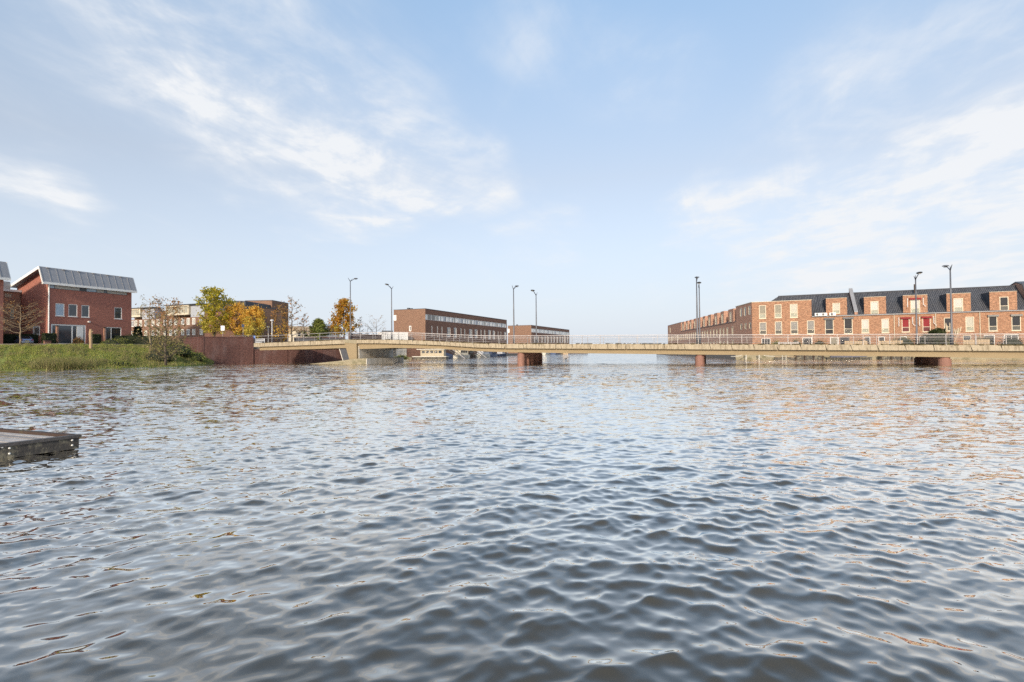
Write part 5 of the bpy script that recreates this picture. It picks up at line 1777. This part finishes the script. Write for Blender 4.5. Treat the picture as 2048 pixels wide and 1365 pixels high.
# ------------------------------------------------------------------ boats, pontoons, gangways under the bridge
def boat(label, loc, rz, L, Bm, H, hull, cabin=None, cab=(0.25, .65, .9), mast=0.0, tarp=None, group='boats moored behind the bridge'):
    root = empty('boat', loc, rz, label, 'boat', group)
    rings = []
    for t_ in np.linspace(0, 1, 9):
        w_ = Bm / 2 * (1 - max(0, (t_ - .45) / .55) ** 2.2) * (.86 + .14 * min(1, t_ * 4)) + .02
        zz = H * (1 + .22 * max(0, t_ - .5))
        x_ = -L / 2 + L * t_
        rings.append([(x_, -w_, zz), (x_ - .02, -w_ * .75, -.15), (x_ - .02, w_ * .75, -.15), (x_, w_, zz)])
    MB().loft(rings).build('hull', hull, root)
    if cabin is not None:
        x0, x1 = -L / 2 + L * cab[0], -L / 2 + L * cab[1]
        cb_ = MB()
        cb_.loft([[(x0, -Bm * .36, H), (x1, -Bm * .36, H), (x1, Bm * .36, H), (x0, Bm * .36, H)], [(x0 + .1, -Bm * .33, H + cab[2]), (x1 - .25, -Bm * .33, H + cab[2]), (x1 - .25, Bm * .33, H + cab[2]), (x0 + .1, Bm * .33, H + cab[2])]])
        co_ = cb_.build('cabin', cabin, root)
        MB().box(x0 - .15, x1, -Bm * .38, Bm * .38, H + cab[2], H + cab[2] + .07).build('cabin_roof', HULLW, root)
        for k in range(3):
            xx = x0 + .3 + (x1 - x0 - .8) * k / 3
            for s in (-1, 1):
                MB().box(xx, xx + (x1 - x0) * .2, s * Bm * .345 - .02, s * Bm * .345 + .02, H + cab[2] * .45, H + cab[2] * .85).build('cabin_window', GLASSDK, co_)
    if tarp is not None:
        t_ = MB()
        t_.loft([[(-L * .42, -Bm * .42, H), (-L * .42, Bm * .42, H), (-L * .42, 0, H + .25)], [(0, -Bm * .44, H), (0, Bm * .44, H), (0, 0, H + .7)], [(L * .38, -Bm * .22, H + .1), (L * .38, Bm * .22, H + .1), (L * .38, 0, H + .3)]])
        t_.build('tarpaulin', tarp, root)
    if mast:
        MB().tube([(L * .1, 0, H), (L * .1, 0, H + mast)], .05, 6).build('mast', STEEL, root)
    return root
def on_water(px, Y):
    q = P(px, 712, Y); return (q.x, q.y, 0.0)
m_a = math.atan2(mdir.y, mdir.x)
# cream houseboat with flat roof
hb = empty('houseboat', on_water(868, 121), R(-4), 'cream houseboat with wide flat roof and pale deck under the bridge', 'boat')
MB().box(-4.6, 3.2, -1.6, 1.6, -.2, .55).build('hull', WOODDK, hb)
MB().box(-4.8, 3.3, -1.8, 1.8, .55, .72).build('deck', HULLW, hb)
cbn = MB().box(-2.9, 2.6, -1.3, 1.3, .72, 2.25).build('cabin', CREAMDK, hb)
MB().box(-3.8, 2.9, -1.6, 1.6, 2.25, 2.42).build('roof', HULLW, hb)
for k in range(5):
    MB().box(-2.6 + k * 1.0, -1.9 + k * 1.0, -1.34, -1.3, 1.45, 2.0).build('cabin_window', GLASS, cbn)
MB().tube([(-.4, 0, 2.42), (-.4, 0, 3.6)], .06, 6).build('mast', STEEL, hb)
MB().tube([(2.2, 0, 2.42), (2.2, 0, 3.6)], .06, 6).build('mast', STEEL, hb)
boat('dark tarpaulin covered boat right of the cream houseboat', on_water(893, 127), m_a, 7, 2.4, .8, HULLB, tarp=NAVY)
boat('white cabin boat between the two steep gangways', on_water(925, 138), m_a - .1, 8, 2.6, .8, HULLW, CREAM, (.2, .7, 1.3))
boat('brown wooden cabin boat left of the second gangway', on_water(940, 143), m_a, 7, 2.4, .7, WOODRED, WOODRED, (.2, .6, 1.2))
boat('white boat with a blue canvas right of the second gangway', on_water(968, 150), m_a, 9, 2.8, .9, HULLW, GREYPANEL, (.2, .65, 1.2))
boat('small dark boat with a navy canopy near the first red pier', on_water(985, 158), m_a, 8, 2.6, .8, HULLB, NAVY, (.2, .6, .9))
boat('grey blue boat closest to the first red pier', on_water(1003, 166), m_a, 8, 2.6, .8, NAVY, GREYPANEL, (.3, .6, .9))
boat('small white boat with dark windows right of the first red pier', on_water(1092, 205), m_a, 8, 2.8, .8, HULLW, HULLW, (.25, .7, 1.0))
boat('dark blue boat beside the tan hulled boat', on_water(1112, 215), m_a, 9, 2.8, .9, HULLB, NAVY, (.25, .6, .8))
boat('tan hulled boat seen under the middle span', on_water(1128, 222), m_a + .4, 10, 3, 1.2, WOODTAN, tarp=WOODTAN)
boat('long grey boat at the end of the moored boats', on_water(1150, 232), 0.1, 12, 3, .9, TARP, ZINC, (.1, .8, .7))
for px_, Y, lab in ((912, 131, 'steep dark gangway right of the dark covered boat'), (956, 140, 'steep dark gangway left of the white and blue boat')):
    q = P(px_, 705, Y)
    o = empty('gangway', (q.x, q.y, .1), m_a, lab, 'gangway', 'steep gangways to the moored boats')
    for s in (-.6, .6):
        MB().tube([(-.2, s + 2.2, 3.4), (.4, s - 1.8, .2)], .08, 6).build('rail', DARKMET, o)
        MB().tube([(-.2, s + 2.2, 2.6), (.4, s - 1.8, -.2)], .09, 6).build('stringer', STEEL if s < 0 else DARKMET, o)
    for k in range(9):
        f_ = (k + .5) / 9
        MB().box(-.2 + .6 * f_ - .12, -.2 + .6 * f_ + .12, 2.2 - 4.0 * f_ - .55, 2.2 - 4.0 * f_ + .55, 2.6 - 2.8 * f_ - .02, 2.6 - 2.8 * f_ + .02).build('tread', DARKMET, o)
# mooring clutter on the left quay beyond the houseboat
q = P(803, 707, 122)
bush('shrub', 'green moss bush at the foot of the white terrace wall', (q.x, q.y, .1), 1.6, 1.2, .9, L_BUSH, 700, .16)

# right side: timber quay, posts, docks
def along(px, out):
    v = ray(px, 700)
    o_ = TA + tnor * out
    k = (o_ - EYE).dot(tnor) / v.dot(tnor)
    q = EYE + v * k
    return Vector((q.x, q.y, 0))
rq = empty('quay_wall', tuple(gA + Vector((0, 0, 0))), t_ang, 'pale retaining wall along the water below the right hand gardens', 'wall')
MB().box(0, 70, -.25, -.004, -1, ZR - .25).build('masonry', CONCMOSS, rq)
MB().box(-.05, 70, -.35, .3, ZR - .25, ZR + .04).build('coping', WOODTAN, rq)
for k, (px_, Y, h_) in enumerate(((1412, 128, 1.3), (1419, 124, 1.3), (1427, 121, 1.4), (1433, 119, 1.2), (1439, 116, 1.3), (1448, 113, 1.4))):
    q = P(px_, 712, Y)
    o = empty('mooring_post', (q.x, q.y, 0), 0, ['pale mooring post closest to the middle pier', 'second pale mooring post from the middle pier', 'third pale mooring post from the middle pier', 'fourth pale mooring post from the middle pier', 'fifth pale mooring post from the middle pier', 'pale mooring post farthest right of the row by the middle pier'][k], 'mooring post', 'mooring posts by the middle pier')
    MB().tube([(0, 0, -1), (0, 0, h_)], .16, 8).build('post', CONCW, o)
    MB().lathe([(.18, h_), (.18, h_ + .06), (.02, h_ + .1)], 8).build('cap', WOODTAN, o)
b0 = P(1395, 710, 150); b1 = P(1455, 710, 110)
dk = empty('landing_stage', (b0.x, b0.y, 0), math.atan2(b1.y - b0.y, b1.x - b0.x), 'dark timber landing stage behind the row of pale mooring posts', 'jetty')
LD = (b1 - b0).length
MB().box(0, LD, 3.4, 5.6, .95, 1.2).build('deck', WOODDK, dk)
MB().box(0, LD, 4.2, 4.6, -.5, .949).build('back_board', WOODDK, dk)
for k, (px_, side, lab) in enumerate(((1492, -1, 'pale mooring arm, left one of the facing pair under the bridge'), (1518, 1, 'pale mooring arm, right one of the facing pair under the bridge'))):
    q = along(px_, 7.5)
    o = empty('mooring_bracket', tuple(q), t_ang, lab, 'mooring post', 'mooring arms under the bridge')
    MB().tube([(0, 0, -.8), (0, 0, 1.15)], .09, 8).build('post', HULLW, o)
    MB().lathe([(.17, 1.1), (.2, 1.2), (.14, 1.34), (.02, 1.38)], 8).build('cap', HULLW, o)
    MB().tube([(0, 0, 1.1), (side * 1.0, 0, .62), (side * 2.4, 0, .5)], .06, 6).build('arm', HULLW, o)
q = along(1568, 8.0)
o = empty('floating_dock', tuple(q), t_ang, 'small dark floating dock with two pale ladder rails', 'jetty')
MB().box(-1.4, 1.5, -.9, 1.2, -.2, .42).build('deck', WOODDK, o)
MB().box(-1.5, 1.6, -1.0, 1.3, .421, .50).build('planking', WOODTAN, o)
for xx in (-.35, .2):
    MB().tube([(xx, -1.05, -.3), (xx, -1.05, 1.2)], .05, 6).build('ladder_rail', HULLW, o)
for k in range(3):
    MB().tube([(-.35, -1.05, .1 + k * .35), (.2, -1.05, .1 + k * .35)], .03, 5).build('rung', HULLW, o)
for px0, px1, lab in ((1590, 1648, 'dark shaded timber dock left of the covered boat'), (1760, 1828, 'dark grey timber dock left of the right pier')):
    a, c = along(px0, 7.2), along(px1, 7.2)
    o = empty('timber_dock', tuple(a), t_ang, lab, 'jetty', 'timber docks below the right hand gardens')
    LL = (c - a).length
    MB().box(0, LL, 0, 2.3, .55, .85).build('deck', WOODDK, o)
    MB().box(0, LL, .1, .4, -.4, .549).build('skirt', WOODDK, o)
    for k in range(4):
        MB().tube([(LL * (k + .1) / 3.3, -.08, -1), (LL * (k + .1) / 3.3, -.08, 1.0)], .08, 6).build('pile', WOODRED, o)
q = along(1698, 8.2)
boat('grey tarpaulin covered rowing boat between the docks under the bridge', tuple(q), t_ang, 6.2, 1.9, .35, WOODDK, tarp=TARP)
q = along(1655, 7.4)
o = empty('plank_ramp', tuple(q), t_ang, 'pale slanted plank leaning at the dock under the bridge', 'plank')
MB().extrude([(-.5, 0, 1.15), (.9, 0, .35), (.95, 0, .45), (-.45, 0, 1.25)], (0, .3, 0)).build('board', WOODTAN, o)

# ------------------------------------------------------------------ gardens in front of the terrace
gi = 0
GB = [(1552, 2.0, 1.1, 1.0, L_BUSH, 'low green shrub in the garden of the end house'), (1592, 2.5, 1.3, 1.3, L_OLIVE, 'olive shrub between the garden doors of the end house'),
      (1640, 2.0, 1.4, 1.2, L_SPARSE, 'brown shrub at the right edge of the end house garden'), (1722, 2.2, 1.3, 1.3, L_SPARSE, 'russet shrub below the grey party wall'),
      (1808, 2.6, 2.0, 1.6, L_OLIVE, 'brown twiggy shrub below the left red screen'), (1790, 2.6, 1.3, 1.2, L_SPARSE, 'brown shrub beside the downpipe left of the red screens'),
      (1965, 2.2, 1.6, 1.3, L_OLIVE, 'olive shrub beside the downpipe near the picture edge'), (2025, 2.6, 1.8, 1.2, L_DARK, 'dark shrub in the last garden at the picture edge')]
for px_, out, rx, rz, mt, lab in GB:
    q = along(px_, out)
    bush('shrub', lab, (q.x, q.y, ZR), rx, rx * .7, rz + .9, mt, 700, .16, group='garden shrubs in front of the terrace')
q = along(1874, 2.6)
T_ = tree('cypress', 'dark green conifer left of the pampas grass', (q.x, q.y, ZR), P(1874, 660, q.y).z - ZR, 3.6, leaves=L_DARK, leaf_size=.2, per=4, spread=.15, shape='cone', clear=.03, n_limb=28, up=.4, levels=4, group='garden plants in front of the terrace')
q = along(1899, 2.9)
pg = empty('pampas_grass', (q.x, q.y, ZR), 0, 'pale pampas grass plumes beside the right bridge lamp', 'plant')
lv = blades('leaves', [Vector((random.gauss(0, .18), random.gauss(0, .18), 0)) for k in range(160)], GRASSM, (.8, 1.8), .04, .55, 2)
lv.parent = pg
ztop = P(1896, 645, q.y).z - ZR
for k in range(17):
    x_ = random.uniform(-1.1, 2.4)
    lean = (x_ * .35 + random.uniform(-.1, .1)) if x_ > 0 else x_ * .2
    h_ = ztop * (random.uniform(.86, 1.0) if -.9 < x_ < .3 else random.uniform(.72, .86))
    b = MB()
    st0, st1 = Vector((x_ * .25, random.uniform(-.2, .2), 0)), Vector((x_ * .6 + lean * .2, random.uniform(-.3, .3), h_ * .72))
    b.tube([st0, st1], [.015, .01], 4)
    st2 = st1 + Vector((lean * .45, 0, h_ * .28))
    b.tube([st1, st1.lerp(st2, .35), st1.lerp(st2, .75), st2], [.02, .085, .075, .01], 6)
    b.build('plume', PLUME, pg)
# low board fences between the gardens, every board a part
for px_, lab in ((1577, 'low grey board fence in the end house garden'), (1712, 'low board fence below the grey party wall'), (1782, 'low board fence in front of the house with white blinds'), (1953, 'low board fence in front of the house behind the pampas grass')):
    q = along(px_, 3.6)
    o = empty('board_fence', (q.x, q.y, ZR), t_ang, lab, 'fence', 'low garden fences of the terrace')
    for k in range(9):
        MB().box(-1.6 + k * .36, -1.6 + k * .36 + .32, -.02, .02, .05, 1.7 + random.uniform(-.03, .03)).build('board', WOODTAN if px_ != 1577 else WOODGREY, o)
    MB().box(-1.6, 1.62, .022, .07, .5, .6).build('rail', WOODTAN, o)
    MB().box(-1.6, 1.62, .022, .07, 1.3, 1.4).build('rail', WOODTAN, o)
# a small waterbird on the open water beyond the bridge
q = G(1132, 719, 0)
d_ = empty('waterbird', (q.x, q.y, 0), R(30), 'tiny dark waterbird swimming beyond the bridge', 'bird')
rings = []
for t_ in np.linspace(0, 1, 9):
    w_ = .16 * math.sin(math.pi * min(1, .08 + t_ * .9)) ** .8
    rings.append([(-.3 + .6 * t_, w_ * math.cos(a_), .08 + .05 * t_ + w_ * .8 * math.sin(a_)) for a_ in np.linspace(0, 2 * math.pi, 8, endpoint=False)])
b = MB().loft(rings)
b.tube([(.2, 0, .15), (.3, 0, .28), (.3, 0, .36), (.38, 0, .37), (.47, 0, .35)], [.05, .04, .055, .045, .012], 7)
b.build('body', WOODDK, d_, smooth=True)
